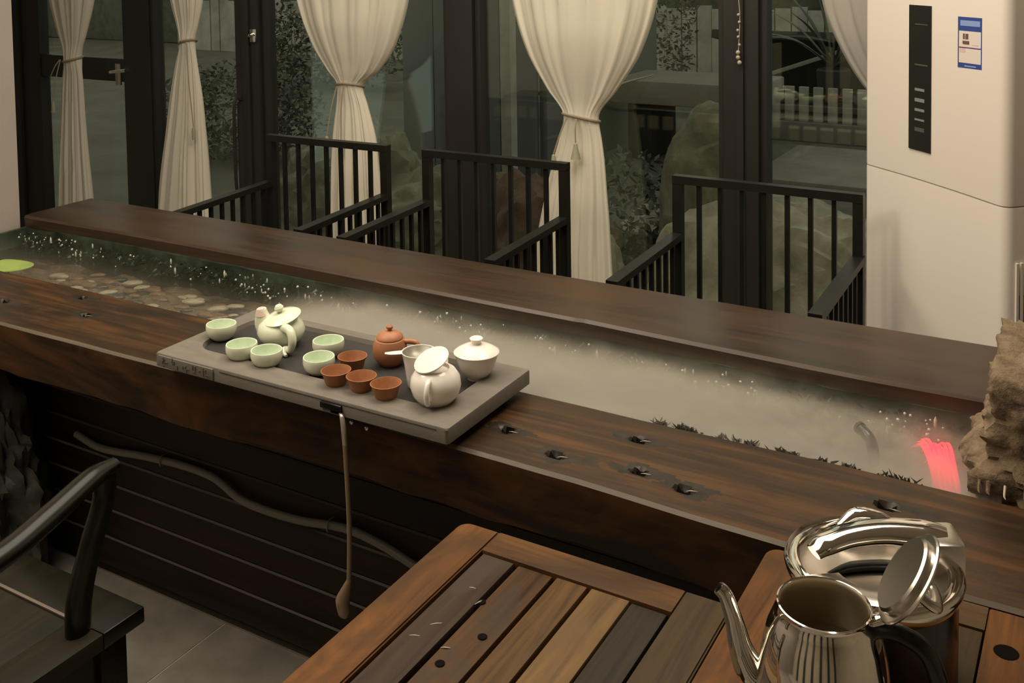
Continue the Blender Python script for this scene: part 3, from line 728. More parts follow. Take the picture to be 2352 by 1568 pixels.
# lily leaf
bm = B(); n = 28; top = []; ctr = (-2.655, 1.742)
prof_ = []
for k in range(n):
    a = 2*math.pi*k/n; rr = 0.062*(1-0.35*max(0, math.cos(a-math.pi))**6)*(1+0.14*math.cos(a))
    prof_.append((ctr[0]+rr*1.25*math.cos(a), ctr[1]+rr*0.80*math.sin(a), 0.648+0.003*math.cos(2*a)))
c0 = bm.verts.new((ctr[0], ctr[1], 0.646)); vv = [bm.verts.new(p) for p in prof_]
for k in range(n): bm.faces.new((c0, vv[k], vv[(k+1) % n]))
r = bmesh.ops.extrude_face_region(bm, geom=list(bm.faces))
for v in r['geom']:
    if isinstance(v, bmesh.types.BMVert): v.co.z -= 0.002
lf = thing('lily_pad', (ctr[0], ctr[1], 0.60), 'bright lime green leaf over the water at the channel\'s left end', 'leaf')
obj('leaf_blade', bm, MT['leaf'], lf)
bm = B(); tube(bm, [(ctr[0], ctr[1], 0.634), (ctr[0]-0.006, ctr[1]+0.006, 0.61), (ctr[0], ctr[1]+0.012, 0.58)], 0.003, 6); obj('stalk', bm, MT['moss'], lf)
# twig in the channel, pipe elbow
tw = thing('twig', (-1.755, 1.925, 0.60), 'thin dark twig standing in the water behind the celadon teapot', 'twig')
bm = B(); tube(bm, [(-1.755, 1.925, 0.58), (-1.753, 1.924, 0.645), (-1.757, 1.925, 0.668)], [0.006, 0.0022, 0.001], 7); obj('stem', bm, MT['rock_dark'], tw)
bm = B(); bmesh.ops.create_uvsphere(bm, u_segments=8, v_segments=6, radius=0.003); xf(bm, (-1.757, 1.925, 0.669)); obj('bud', bm, MT['bubble'], tw)
el = thing('pipe_elbow', (-0.36, 1.765, 0.60), 'short black bent pipe end poking out of the mist', 'pipe')
bm = B(); tube(bm, [(-0.340, 1.753, 0.635), (-0.342, 1.755, 0.660), (-0.350, 1.762, 0.675), (-0.368, 1.778, 0.681)], 0.0095, 14, 8); obj('pipe', bm, MT['black'], el)
bm = B(); tube(bm, [(-0.366, 1.776, 0.6805), (-0.370, 1.7795, 0.6812)], 0.0108, 14, 2, smooth=False); obj('collar', bm, MT['rock_dark'], el)
# flaky tan stone at the right end
bm = B(); bmesh.ops.create_icosphere(bm, subdivisions=6, radius=1)
for v in bm.verts:
    d = v.co.normalized(); m_ = max(abs(d.x), abs(d.y), abs(d.z)); k = (1/m_)**0.78
    p = Vector((d.x*k, d.y*k, d.z*k)); z = p.z
    q = Vector((p.x*1.6, p.y*1.6, p.z*2.2))
    h = 0.09*noise.fractal(q*1.3+Vector((3, 1, 2)), 0.9, 2, 5)
    t_ = (p.z*3.2 + 0.9*p.x + 1.1*noise.noise(q*1.2)) ; h += 0.06*(abs((t_ % 1)-0.5)-0.25)*(1.2+noise.noise(q*2))
    h += 0.05*abs(noise.noise(q*6)) - 0.045*max(0, 0.25-abs(noise.noise(Vector((q.x*2.2+5, q.y*2.2, q.z*4.5)))))*2.0 + 0.02*noise.noise(q*17)
    taper = 1.0 + (0.10 if z < -0.15 else 0.10*max(0, (0.0-z)/0.15)) - 0.05*max(0, z)
    p = p*(1+h); v.co = Vector((0.0+p.x*0.172*taper, 1.795+p.y*0.165*taper, 0.738+p.z*0.130))
RK = thing('tan_stone', (0.0, 1.795, 0.60), 'tall flaky tan stone at the right end of the channel', 'rock')
obj('stone', bm, MT['tan'], RK, angle=60)
for k in range(9):
    x = -0.165+0.019*k+0.007*math.sin(k*5); y = 1.606+0.006*math.sin(k*3); l_ = 0.012+0.008*((k*7) % 3)
    bm = B(); tube(bm, [(x, y+0.012, 0.715), (x, y, 0.706), (x+0.002, y-0.004, 0.703-0.0006*l_)], [0.0035, 0.0028, 0.0009] if k % 2 else [0.002, 0.0016, 0.0006], 7); obj('lime_drip', bm, MT['fleck'] if k % 3 == 2 else MT['tan'], RK)
# LED-lit red mist beside the stone, its glow built as emissive strands
RJ = thing('red_glow', (-0.24, 1.76, 0.612), 'red-lit mist beside the tan stone, glow built in as bright strands', 'glow')
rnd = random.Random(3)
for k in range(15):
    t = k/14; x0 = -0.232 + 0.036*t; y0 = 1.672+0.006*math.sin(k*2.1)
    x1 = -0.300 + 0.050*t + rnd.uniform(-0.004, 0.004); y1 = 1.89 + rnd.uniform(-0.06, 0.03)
    bm = B(); tube(bm, [(x0, y0, 0.640+rnd.uniform(-0.006, 0.004)), (x0-0.012, y0+0.05, 0.662), ((x0+x1)/2-0.004, (y0+y1)/2+0.02, 0.665), (x1, y1, 0.619)], [0.0036, 0.0040, 0.0030, 0.0008], 6, 6); obj('glow_strand', bm, MT['red'], RJ)
bm = B(); box(bm, (-0.24, 1.655, 0.605), (-0.19, 1.675, 0.64), 0.004); obj('housing', bm, MT['black'], RJ)
l = bpy.data.lights.new('red_led', 'POINT'); l.energy = 0.03; l.color = (1, 0.05, 0.09); l.shadow_soft_size = 0.02
for p in ((-0.24, 1.72, 0.655),):
    o = bpy.data.objects.new('red_led', l); o.location = p; COL.objects.link(o)

# ================================================================== REAR CHAIRS
def spindle_chair(x, y, label, group):
    t = thing('spindle_armchair', (x, y, 0), label, 'chair', group)
    K = MT['black_metal']; hw = 0.245
    def P(name, bm): return obj(name, bm, K, t, world=False, angle=30)
    P('seat', bx((-hw+0.01, -0.20, 0.415), (hw-0.01, 0.20, 0.445), 0.006))
    P('seat_rail', bx((-hw+0.02, -0.195, 0.36), (hw-0.02, -0.17, 0.415), 0.003))
    for s in (-1, 1):
        bm = B(); bar(bm, (s*hw, 0.212, 0), (s*hw, 0.212, 0.845), 0.026, 0.026); P('rear_leg', bm)
        bm = B(); bar(bm, (s*hw, -0.185, 0), (s*hw, -0.185, 0.68), 0.022, 0.024); P('front_leg', bm)
        bm = B(); bar(bm, (s*hw, -0.235, 0.682), (s*hw, 0.215, 0.694), 0.032, 0.018); arm = P('arm', bm)
        bm = B(); bar(bm, (s*hw, -0.185, 0.43), (s*hw, 0.212, 0.43), 0.018, 0.022); P('side_rail', bm)
        for k in range(7):
            yy_ = -0.135 + 0.30*k/6
            bm = B(); bar(bm, (s*hw, yy_, 0.44), (s*hw, yy_, 0.683), 0.011, 0.011); P('arm_spindle', bm)
    bm = B(); bar(bm, (-hw-0.013, 0.212, 0.853), (hw+0.013, 0.212, 0.853), 0.028, 0.022); P('top_rail', bm)
    bm = B(); bar(bm, (-hw, 0.212, 0.43), (hw, 0.212, 0.43), 0.02, 0.022); P('back_rail', bm)
    for k in range(7):
        xx_ = -hw + 2*hw*(k+1)/8
        bm = B(); bar(bm, (xx_, 0.212, 0.43), (xx_, 0.212, 0.845), 0.012, 0.012); P('back_spindle', bm)
    bm = B(); bar(bm, (-hw, 0.0, 0.16), (hw, 0.0, 0.16), 0.018, 0.022); P('stretcher', bm)
    return t
G = 'spindle armchairs behind the table'
c1 = spindle_chair(-0.81, 2.50, 'black spindle armchair nearest the white air conditioner, behind the table', G)
for x, y, rz, lab in ((-1.660, 2.505, 0.02, 'middle black spindle armchair behind the table, in front of the fourth curtain'), (-2.318, 2.495, 0.035, 'leftmost black spindle armchair behind the table, in front of the third curtain')):
    c = copy_tree(c1); c.location = (x, y, 0); c.rotation_euler = (0, 0, rz); c['label'] = lab

# ================================================================== CURTAINS
def curtain(tab, yc, ztie, label, folds, mat='cloth', seed=0, tassels=(), depth=0.32):
    xm = sum(interp(tab, ztie))/2
    t = thing('curtain', (xm, yc, 0.03), label, 'curtain', None)
    zs = []
    z = 0.03
    while z < 2.52: zs.append(z); z += 0.018 if abs(z-ztie) < 0.12 else 0.035
    bm = B(); N = 132; rings = []
    for z in zs:
        l, r_ = interp(tab, z); c_ = (l+r_)/2; hw = (r_-l)/2
        tie = math.exp(-((z-ztie)/0.05)**2); g = min(1, abs(z-ztie)/0.45)
        dp = min(0.075, hw*depth) + 0.012*tie
        ring = []
        for k in range(N):
            a = 2*math.pi*k/N; ca = math.cos(a); sa = math.sin(a)
            u = math.copysign(abs(ca)**0.9, ca)
            ph = u*folds + 0.5*noise.noise(Vector((u*2, z*0.7, seed))) + 0.25*math.sin(z*2+seed)
            rip = 0.5*math.sin(ph*math.pi) + 0.35*math.sin(ph*2.3*math.pi+1.3+seed) + 0.2*math.sin(ph*4.1*math.pi+seed)
            amp = (0.003 + 0.007*g + 0.022*hw*g)
            y = yc + sa*dp + (1 if sa < 0 else 0.5)*rip*amp*min(1, abs(sa)*2.0)
            xw = c_ + u*hw + 0.003*noise.noise(Vector((u*3, z*5, seed+4)))
            ring.append(bm.verts.new((xw, y, z)))
        rings.append(ring)
    for a, b_ in zip(rings, rings[1:]):
        for k in range(N): bm.faces.new((a[k], a[(k+1) % N], b_[(k+1) % N], b_[k]))
    obj('cloth', bm, MT[mat], t, angle=80)
    l, r_ = interp(tab, ztie); c_ = (l+r_)/2; hw = (r_-l)/2+0.004; dp = min(0.075, hw*depth)+0.016
    bm = B(); pts = [(c_+hw*math.cos(a), yc+dp*math.sin(a), ztie+0.012*math.sin(a*1.0+seed)) for a in [2*math.pi*k/24 for k in range(25)]]
    tube(bm, pts, 0.0052, 7, 2); tie_o = obj('tie_cord', bm, MT['rope'], t)
    for dx, ln, br in tassels:
        x0 = c_+dx*0.45; yf = yc-dp-0.006
        bm = B(); tube(bm, [(x0, yf, ztie), (x0+(dx-dx*0.45)*0.4, yf-0.012, ztie-ln*0.4), (c_+dx, yf-0.016, ztie-ln)], 0.0026, 6); cr = obj('hanging_cord', bm, MT['rope'], t)
        if br:
            bm = B(); lathe(bm, [(0, 0), (0.006, -0.004), (0.008, -0.018), (0.014*br, -0.055), (0, -0.057)], 12, (c_+dx, yf-0.016, ztie-ln)); obj('tassel', bm, MT['tassel'], t)
    # head tape / ring rail piece so that the cloth hangs from something
    l, r_ = interp(tab, 2.5)
    bm = B(); tube(bm, [(l-0.05, yc, 2.54), (r_+0.05, yc, 2.54)], 0.014, 10, smooth=False); obj('rod', bm, MT['post'], t)
    return t
curtain([(2.52, -4.50, -3.80), (1.30, -4.308, -4.015), (1.15, -4.265, -4.07), (1.026, -4.223, -4.118), (0.92, -4.245, -4.108), (0.69, -4.265, -4.097), (0.36, -4.296, -4.068), (0.03, -4.32, -4.05)], 3.10, 1.026, 'cream tied curtain over the glass door, farthest left', 3.5, seed=1, tassels=((-0.085, 0.075, 0), (-0.075, 0.19, 0.8)))
curtain([(2.52, -3.66, -3.18), (1.308, -3.505, -3.317), (1.2, -3.473, -3.35), (1.132, -3.452, -3.373), (1.04, -3.485, -3.36), (0.8, -3.543, -3.327), (0.4, -3.616, -3.300), (0.03, -3.64, -3.29)], 3.10, 1.130, 'narrow cream tied curtain between the door and the dark post', 3.5, seed=2, tassels=((0.075, 0.35, 0.5),))
curtain([(2.52, -3.02, -2.06), (1.318, -2.787, -2.259), (1.15, -2.718, -2.323), (1.05, -2.645, -2.40), (0.99, -2.590, -2.480), (0.92, -2.602, -2.457), (0.765, -2.628, -2.415), (0.43, -2.645, -2.393), (0.03, -2.65, -2.37)], 3.10, 0.99, 'wide cream tied curtain behind the leftmost spindle armchair', 5, seed=3, tassels=((-0.005, 0.20, 0.35), (-0.075, 0.19, 0.35)))
curtain([(2.52, -2.02, -1.10), (1.33, -1.808, -1.272), (1.155, -1.755, -1.335), (1.03, -1.68, -1.42), (0.935, -1.612, -1.488), (0.86, -1.632, -1.475), (0.77, -1.66, -1.463), (0.42, -1.736, -1.443), (0.03, -1.76, -1.43)], 3.10, 0.935, 'wide cream tied curtain behind the middle spindle armchair', 5, seed=4, tassels=((0.008, 0.075, 1.2), (-0.075, 0.12, 0.7)))
curtain([(2.52, -0.86, 0.02), (1.338, -0.766, -0.22), (1.198, -0.714, -0.27), (1.077, -0.640, -0.32), (0.98, -0.55, -0.36), (0.9, -0.50, -0.40), (0.75, -0.52, -0.38), (0.03, -0.56, -0.34)], 3.155, 0.92, 'greyish sheer curtain half hidden behind the white air conditioner', 5, 'sheer', seed=5)

# ================================================================== AIR CONDITIONER
e = Vector((0.7282, -0.6853, 0)); nrm = Vector((-0.6853, -0.7282, 0))       # face direction, outward normal
AC = thing('air_conditioner', (-0.30, 2.90, 0), 'tall white floor-standing air conditioner at the right', 'air conditioner')
P0 = Vector((-0.591, 2.901, 0))
def acp(u, d, z): return P0 + e*u - nrm*d + Vector((0, 0, z))
def ac_outline():
    pts = []; Wd, Dp, r_ = 0.521, 0.24, 0.024
    def arc(cu, cd_, a0, a1, n=7, rr=r_):
        for k in range(n+1):
            a = R(a0+(a1-a0)*k/n); pts.append((cu+rr*math.cos(a), cd_+rr*math.sin(a)))
    arc(0.018, 0.018, 180, 270, 5, 0.018)
    pts.append((0.0195, 0))
    for k in range(1, 6): pts.append((0.018+(Wd-0.053)*k/6, -0.006*math.sin(math.pi*k/6)))
    pts.append((Wd-r_-0.002, 0)); arc(Wd-r_, r_, 270, 360); pts.append((Wd, r_+0.002)); pts.append((Wd, Dp-0.022)); arc(Wd-0.02, Dp-0.02, 0, 90, 5, 0.02); arc(0.02, Dp-0.02, 90, 180, 5, 0.02)
    return pts
def ac_prism(zlow, zhigh, name, inset=0.0):
    """zlow, zhigh: functions of u giving the lower and upper rim"""
    bm = B(); ol = ac_outline(); cu = sum(p[0] for p in ol)/len(ol); cd_ = sum(p[1] for p in ol)/len(ol)
    ol = [(cu+(u-cu)*(1-inset), cd_+(d-cd_)*(1-inset)) for u, d in ol]
    lv = []
    zl = [(0.0, 0.004), (0.003, 0.0)]
    for tz, ins in ((0, 0.002), (0.004, 0.0), (None, 0.0), (-0.004, 0.0), (-1, 0.002)):
        ring = []
        for u, d in ol:
            uu = cu+(u-cu)*(1-ins); dd = cd_+(d-cd_)*(1-ins); a, b_ = zlow(u, d), zhigh(u, d)
            z = a if tz == 0 else a+0.004 if tz == 0.004 else (a+b_)/2 if tz is None else b_-0.004 if tz == -0.004 else b_
            ring.append(bm.verts.new(acp(uu, dd, z)))
        lv.append(ring)
    n = len(ol)
    for a, b_ in zip(lv, lv[1:]):
        for k in range(n): bm.faces.new((a[k], a[(k+1) % n], b_[(k+1) % n], b_[k]))
    bm.faces.new(lv[0][::-1]); bm.faces.new(lv[-1])
    return bm
seam = lambda u, d: 0.903 + 0.006*math.sin(u*6)
obj('lower_panel', ac_prism(lambda u, d: 0.0, lambda u, d: seam(u, d)-0.0015, 'l'), MT['ac'], AC, angle=50)
obj('upper_panel', ac_prism(lambda u, d: seam(u, d)+0.0015, lambda u, d: 1.78, 'u'), MT['ac'], AC, angle=50)
obj('seam_strip', ac_prism(lambda u, d: seam(u, d)-0.02, lambda u, d: seam(u, d)+0.02, 's', inset=0.008), MT['ac_seam'], AC)
def plate(u0, u1, z0, z1, d0=0.0005, th=0.0022, skew=0.0, mat='display', name='display', parent=None, bulge=True):
    bm = B(); ring = []
    def fd(u): return -0.0062*math.sin(math.pi*max(0, min(1, (u-0.018)/(0.442)))) if bulge else 0
    P = []
    for dd in (-d0-th, -d0+0.004):
        for u, z in ((u0, z0), (u1, z0), (u1, z1), (u0, z1)): P.append(bm.verts.new(acp(u, fd(u)+dd, z)))
    for q in ((0, 1, 2, 3), (7, 6, 5, 4), (0, 4, 5, 1), (1, 5, 6, 2), (2, 6, 7, 3), (3, 7, 4, 0)): bm.faces.new([P[i] for i in q])
    return obj(name, bm, MT[mat], parent or AC, smooth=False)
dp = plate(0.197, 0.279, 0.983, 1.347, name='display_panel')
for z, h, mm in ((1.300, 0.0015, 'icon_dim'), (1.199, 0.0022, 'icon_dim'), (1.137, 0.0042, 'icon'), (1.111, 0.0055, 'icon'), (1.086, 0.0042, 'icon'), (1.061, 0.003, 'icon'), (1.037, 0.006, 'icon_dim')):
    w0, w1 = (0.220, 0.268) if z > 1.15 else (0.221, 0.257)
    plate(w0, w1, z-h, z+h*0.6, d0=0.0028, th=0.0004, mat=mm, name='indicator', parent=dp)
lb = plate(0.370, 0.446, 1.207, 1.327, name='energy_label', mat='blue', th=0.0006)
plate(0.378, 0.440, 1.306, 1.319, d0=0.0009, th=0.0006, mat='blue_light', name='header_band', parent=lb)
plate(0.374, 0.443, 1.256, 1.294, d0=0.0009, th=0.0006, mat='paper', name='label_field', parent=lb)
plate(0.374, 0.443, 1.219, 1.2535, d0=0.0009, th=0.0006, mat='paper', name='label_field', parent=lb)
plate(0.374, 0.443, 1.2560, 1.2585, d0=0.0014, th=0.0004, mat='pink', name='label_line', parent=lb)
plate(0.376, 0.395, 1.244, 1.2535, d0=0.0014, th=0.0004, mat='pink', name='label_field', parent=lb)
for u0, u1, z0, z1 in ((0.387, 0.393, 1.275, 1.288), (0.395, 0.404, 1.275, 1.288), (0.386, 0.407, 1.263, 1.271), (0.415, 0.436, 1.262, 1.2635)):
    plate(u0, u1, z0, z1, d0=0.0015, th=0.0004, mat='ink' if u0 < 0.41 else 'pink', name='label_mark', parent=lb)
plate(0.392, 0.428, 1.2105, 1.2135, d0=0.0009, th=0.0005, mat='blue_light', name='label_mark', parent=lb)
# side vent: recessed dark slot field behind pale vertical bars
def acs(v, s, z): return acp(0.521+s, v, z)
def sbox(v0, v1, s0, s1, z0, z1, bm=None):
    bm = bm or B(); P = [bm.verts.new(acs(v, s, z)) for z in (z0, z1) for v, s in ((v0, s0), (v1, s0), (v1, s1), (v0, s1))]
    for q in ((0, 1, 2, 3), (7, 6, 5, 4), (0, 4, 5, 1), (1, 5, 6, 2), (2, 6, 7, 3), (3, 7, 4, 0)): bm.faces.new([P[i] for i in q])
    return bm
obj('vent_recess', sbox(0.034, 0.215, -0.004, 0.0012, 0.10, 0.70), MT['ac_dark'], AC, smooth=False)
for k in range(14):
    v = 0.0285+0.0125*k
    obj('vent_bar', sbox(v, v+0.0068, -0.002, 0.0055, 0.08, 0.775), MT['ac'], AC, smooth=False)
for z in (0.625, 0.42, 0.22): obj('vent_crossbar', sbox(0.029, 0.21, 0.0012, 0.004, z-0.005, z+0.005), MT['ac'], AC, smooth=False)
# dark letter F printed on the side
bm = B(); sbox(0.054, 0.0565, -0.001, 0.001, 0.838, 0.853, bm); sbox(0.054, 0.063, -0.001, 0.001, 0.851, 0.853, bm); sbox(0.054, 0.061, -0.001, 0.001, 0.845, 0.847, bm)
obj('printed_letter', bm, MT['ink'], AC, smooth=False)

# ================================================================== TEA TRAY
TZ = 0.742
TR = thing('tea_tray', (-1.245, 1.465, 0.70), 'grey stone tea tray with a sunken dark centre', 'tray')
def rrect(x0, x1, y0, y1, r_, n=6):
    P = []
    for cx, cy, a0 in ((x1-r_, y1-r_, 0), (x0+r_, y1-r_, 90), (x0+r_, y0+r_, 180), (x1-r_, y0+r_, 270)):
        for k in range(n+1):
            a = R(a0+90*k/n); P.append((cx+r_*math.cos(a), cy+r_*math.sin(a)))
    return P
bm = B(); o_ = rrect(-1.580, -0.908, 1.331, 1.600, 0.006); i_ = rrect(-1.540, -0.965, 1.387, 1.575, 0.045)
L_ = []
for P, z in ((o_, 0.717), (o_, TZ-0.0025), ([(x*0.997+(-1.245)*0.003, y*0.99+1.465*0.01) for x, y in o_], TZ), (i_, TZ), ([(x*0.99+(-1.245)*0.01, y*0.97+1.478*0.03) for x, y in i_], TZ-0.008)):
    L_.append([bm.verts.new((x, y, z)) for x, y in P])
n = len(o_)
for a, b_ in zip(L_, L_[1:]):
    for k in range(n): bm.faces.new((a[k], a[(k+1) % n], b_[(k+1) % n], b_[k]))
bm.faces.new(L_[0][::-1])
f = bm.faces.new(L_[-1]); f.material_index = 1
obj('tray_body', bm, [MT['stone'], MT['stone_dark']], TR, angle=30)
bm = B(); f_ = rrect(-1.531, -0.974, 1.3945, 1.568, 0.04)
A = [bm.verts.new((x, y, TZ-0.0079)) for x, y in f_]; C2 = [bm.verts.new((x, y, TZ-0.006)) for x, y in f_]
for k in range(n): bm.faces.new((A[k], A[(k+1) % n], C2[(k+1) % n], C2[k]))
bm.faces.new(A[::-1]); bm.faces.new(C2)
obj('tray_floor', bm, MT['stone_dark'], TR, angle=30)
for x in (-1.55, -0.955):
    for y in (1.385, 1.57): obj('foot', lathe(B(), [(0, 0), (0.012, 0), (0.013, 0.017), (0, 0.017)], 16, (x, y, 0.7005)), MT['black'], TR)
# carved plate at the front left
pl = obj('carved_plate', bx((-1.570, 1.3285, 0.7185), (-1.425, 1.3315, 0.7395), 0.0006), MT['stone'], TR)
rnd = random.Random(12)
for k in range(5):
    x0 = -1.562+0.0275*k; bm = B()
    for j in range(5):
        px = x0+rnd.uniform(0.002, 0.018); pz = rnd.uniform(0.722, 0.734)
        if j % 2: box(bm, (px, 1.3272, pz), (px+rnd.uniform(0.004, 0.009), 1.3288, pz+0.0014))
        else: box(bm, (px, 1.3272, pz-0.002), (px+0.0014, 1.3288, pz+rnd.uniform(0.004, 0.007)))
    o = obj('carved_mark', bm, MT['stone_mid'], pl, smooth=False)
obj('front_groove', bx((-1.41, 1.3302, 0.7366), (-0.93, 1.3316, 0.7374)), MT['stone_dark'], TR, smooth=False)
# drain: black spout under the tray's edge and hanging tube
DT = thing('drain_tube', (-1.114, 1.334, 0.36), 'thin drain tube with a bulb hanging from the tray down the table front', 'tube')
bm = B(); box(bm, (-1.168, 1.326, 0.7245), (-1.122, 1.334, 0.7355), 0.002); box(bm, (-1.150, 1.331, 0.716), (-1.12, 1.36, 0.728), 0.002)
obj('spout_block', bm, MT['black'], DT)
bm = B(); tube(bm, [(-1.126, 1.330, 0.7215), (-1.119, 1.326, 0.717), (-1.1145, 1.324, 0.700), (-1.1140, 1.326, 0.672)], [0.003, 0.0042, 0.0048, 0.0045], 10); obj('bend', bm, MT['tube_tip'], DT)
bm = B(); tube(bm, [(-1.114, 1.326, 0.674), (-1.113, 1.330, 0.57), (-1.115, 1.333, 0.50), (-1.119, 1.334, 0.428)], 0.0043, 10); obj('tube_length', bm, MT['tube'], DT)
bm = B(); tube(bm, [(-1.119, 1.334, 0.430), (-1.127, 1.334, 0.41), (-1.134, 1.334, 0.39), (-1.131, 1.334, 0.370), (-1.127, 1.334, 0.362)], [0.0045, 0.009, 0.0125, 0.0105, 0.004], 12); obj('bulb', bm, MT['tube'], DT)

# ================================================================== TEA WARE
Z0 = TZ-0.0059
def cup_mesh(kind):
    if kind == 'celadon':
        prof = [(0, 0.0), (0.015, 0.0), (0.0185, 0.002), (0.0265, 0.010), (0.0298, 0.020), (0.0295, 0.029), (0.0288, 0.0312), (0.0272, 0.0310), (0.0262, 0.028), (0.0262, 0.018), (0.022, 0.0085), (0.012, 0.005), (0, 0.0045)]
        mi_ = [0]*7 + [1]*5; mats = [MT['celadon'], MT['celadon_in']]; wb = 0.018
    else:
        prof = [(0, 0.0), (0.0135, 0.0), (0.0165, 0.003), (0.0205, 0.012), (0.0225, 0.021), (0.0262, 0.0285), (0.0268, 0.0300), (0.0255, 0.0302), (0.0215, 0.0225), (0.0185, 0.013), (0.014, 0.006), (0, 0.004)]
        mi_ = None; mats = [MT['clay']]; wb = 0.012
    return lathe(B(), prof, 40, (0, 0, 0), mi_, wb), mats
def cups(kind, name, spots, group):
    bm, mats = cup_mesh(kind); first = None
    for i, (x, y, lab) in enumerate(spots):
        if first is None:
            o = obj(name, bm, mats, world=False, angle=60); first = o
        else:
            o = first.copy(); COL.objects.link(o)
        o.location = (x, y, Z0); o.rotation_euler = (0, 0, i*1.3); tag(o, lab, 'cup', group)
cups('celadon', 'tea_cup', [(-1.530, 1.453, 'pale green teacup at the far left corner of the tray'), (-1.418, 1.396, 'pale green teacup directly left of the cup before the celadon teapot'), (-1.354, 1.395, 'pale green teacup right in front of the celadon teapot'), (-1.284, 1.487, 'pale green teacup standing behind another green cup, right of the celadon teapot'), (-1.246, 1.416, 'pale green teacup just left of the clay cups')], 'celadon teacups on the tray')
cups('clay', 'clay_cup', [(-1.195, 1.449, 'red clay cup standing behind the row of three clay cups'), (-1.180, 1.385, 'leftmost red clay cup of the front row, beside a green cup'), (-1.125, 1.387, 'middle red clay cup of the front row of three'), (-1.069, 1.383, 'rightmost red clay cup of the front row, nearest the white teapot')], 'clay teacups on the tray')

# celadon teapot with cat-ear like upturned spout, tilted lid
CP = thing('teapot', (-1.403, 1.487, Z0), 'pale green celadon teapot with upturned spout and tilted lid', 'teapot')
x, y = -1.403, 1.487
obj('body', lathe(B(), [(0, 0.002), (0.024, 0.0), (0.030, 0.004), (0.043, 0.017), (0.0465, 0.029), (0.042, 0.043), (0.031, 0.052), (0.029, 0.0535), (0.027, 0.052), (0.027, 0.045), (0, 0.04)], 40, (x, y, Z0)), MT['celadon'], CP)
rot = Matrix.Rotation(R(-6), 3, 'Y') @ Matrix.Rotation(R(13), 3, 'X')
lid = obj('lid', xf(lathe(B(), [(0, -0.002), (0.027, -0.003), (0.0355, 0.0), (0.0365, 0.0022), (0.032, 0.0055), (0.016, 0.0105), (0, 0.012)], 36), (x+0.007, y-0.002, Z0+0.0555), rot), MT['celadon'], CP)
obj('lid_knob', xf(lathe(B(), [(0.004, 0.008), (0.0045, 0.013), (0.0085, 0.017), (0.0092, 0.021), (0.006, 0.0255), (0, 0.0265)], 20), (x+0.004, y-0.002, Z0+0.056), rot), MT['celadon'], lid)
bm = B(); tube(bm, [(x-0.026, y-0.006, Z0+0.022), (x-0.035, y-0.009, Z0+0.038), (x-0.037, y-0.012, Z0+0.054), (x-0.037, y-0.014, Z0+0.0695)], [0.021, 0.019, 0.0145, 0.0095], 16)
sp = obj('spout', bm, MT['celadon'], CP)
bm = B(); tube(bm, [(x-0.0365, y-0.0145, Z0+0.058), (x-0.0370, y-0.0155, Z0+0.0705)], [0.0125, 0.0075], 14, smooth=False); obj('spout_mouth', bm, MT['pinkish'], sp)
bm = B(); tube(bm, [(x+0.026, y-0.022, Z0+0.046), (x+0.050, y-0.030, Z0+0.046), (x+0.060, y-0.034, Z0+0.030), (x+0.054, y-0.034, Z0+0.012), (x+0.040, y-0.034, Z0+0.010)], [0.009, 0.0085, 0.008, 0.007, 0.006], 12)
obj('handle', bm, MT['celadon'], CP)
bm = B(); tube(bm, [(x+0.041, y-0.035, Z0+0.012), (x+0.047, y-0.043, Z0+0.006), (x+0.055, y-0.046, Z0+0.004)], [0.006, 0.005, 0.0028], 10); obj('handle_curl', bm, MT['celadon'], CP)

# clay teapot
x, y = -1.158, 1.513
KP = thing('teapot', (x, y, Z0), 'small orange clay teapot behind the clay cups', 'teapot')
obj('body', lathe(B(), [(0, 0.001), (0.019, 0.0), (0.022, 0.003), (0.0305, 0.014), (0.0325, 0.026), (0.031, 0.038), (0.027, 0.047), (0.0235, 0.0485), (0.022, 0.046), (0, 0.044)], 36, (x, y, Z0)), MT['clay_pot'], KP)
lid = obj('lid', lathe(B(), [(0, 0.046), (0.0225, 0.0475), (0.025, 0.0495), (0.024, 0.053), (0.016, 0.0595), (0.006, 0.0625), (0, 0.063)], 32, (x, y, Z0)), MT['clay_pot'], KP)
obj('lid_knob', lathe(B(), [(0.0035, 0.0615), (0.0032, 0.064), (0.0062, 0.067), (0.0062, 0.070), (0.003, 0.0725), (0, 0.073)], 16, (x, y, Z0)), MT['clay'], lid)
bm = B(); tube(bm, [(x+0.024, y+0.010, Z0+0.043), (x+0.044, y+0.018, Z0+0.042), (x+0.051, y+0.021, Z0+0.030), (x+0.043, y+0.018, Z0+0.016), (x+0.027, y+0.012, Z0+0.012)], 0.0048, 10); obj('handle', bm, MT['clay_pot'], KP)
bm = B(); tube(bm, [(x-0.018, y+0.022, Z0+0.018), (x-0.028, y+0.034, Z0+0.030), (x-0.034, y+0.041, Z0+0.044)], [0.010, 0.007, 0.0045], 12); obj('spout', bm, MT['clay_pot'], KP)

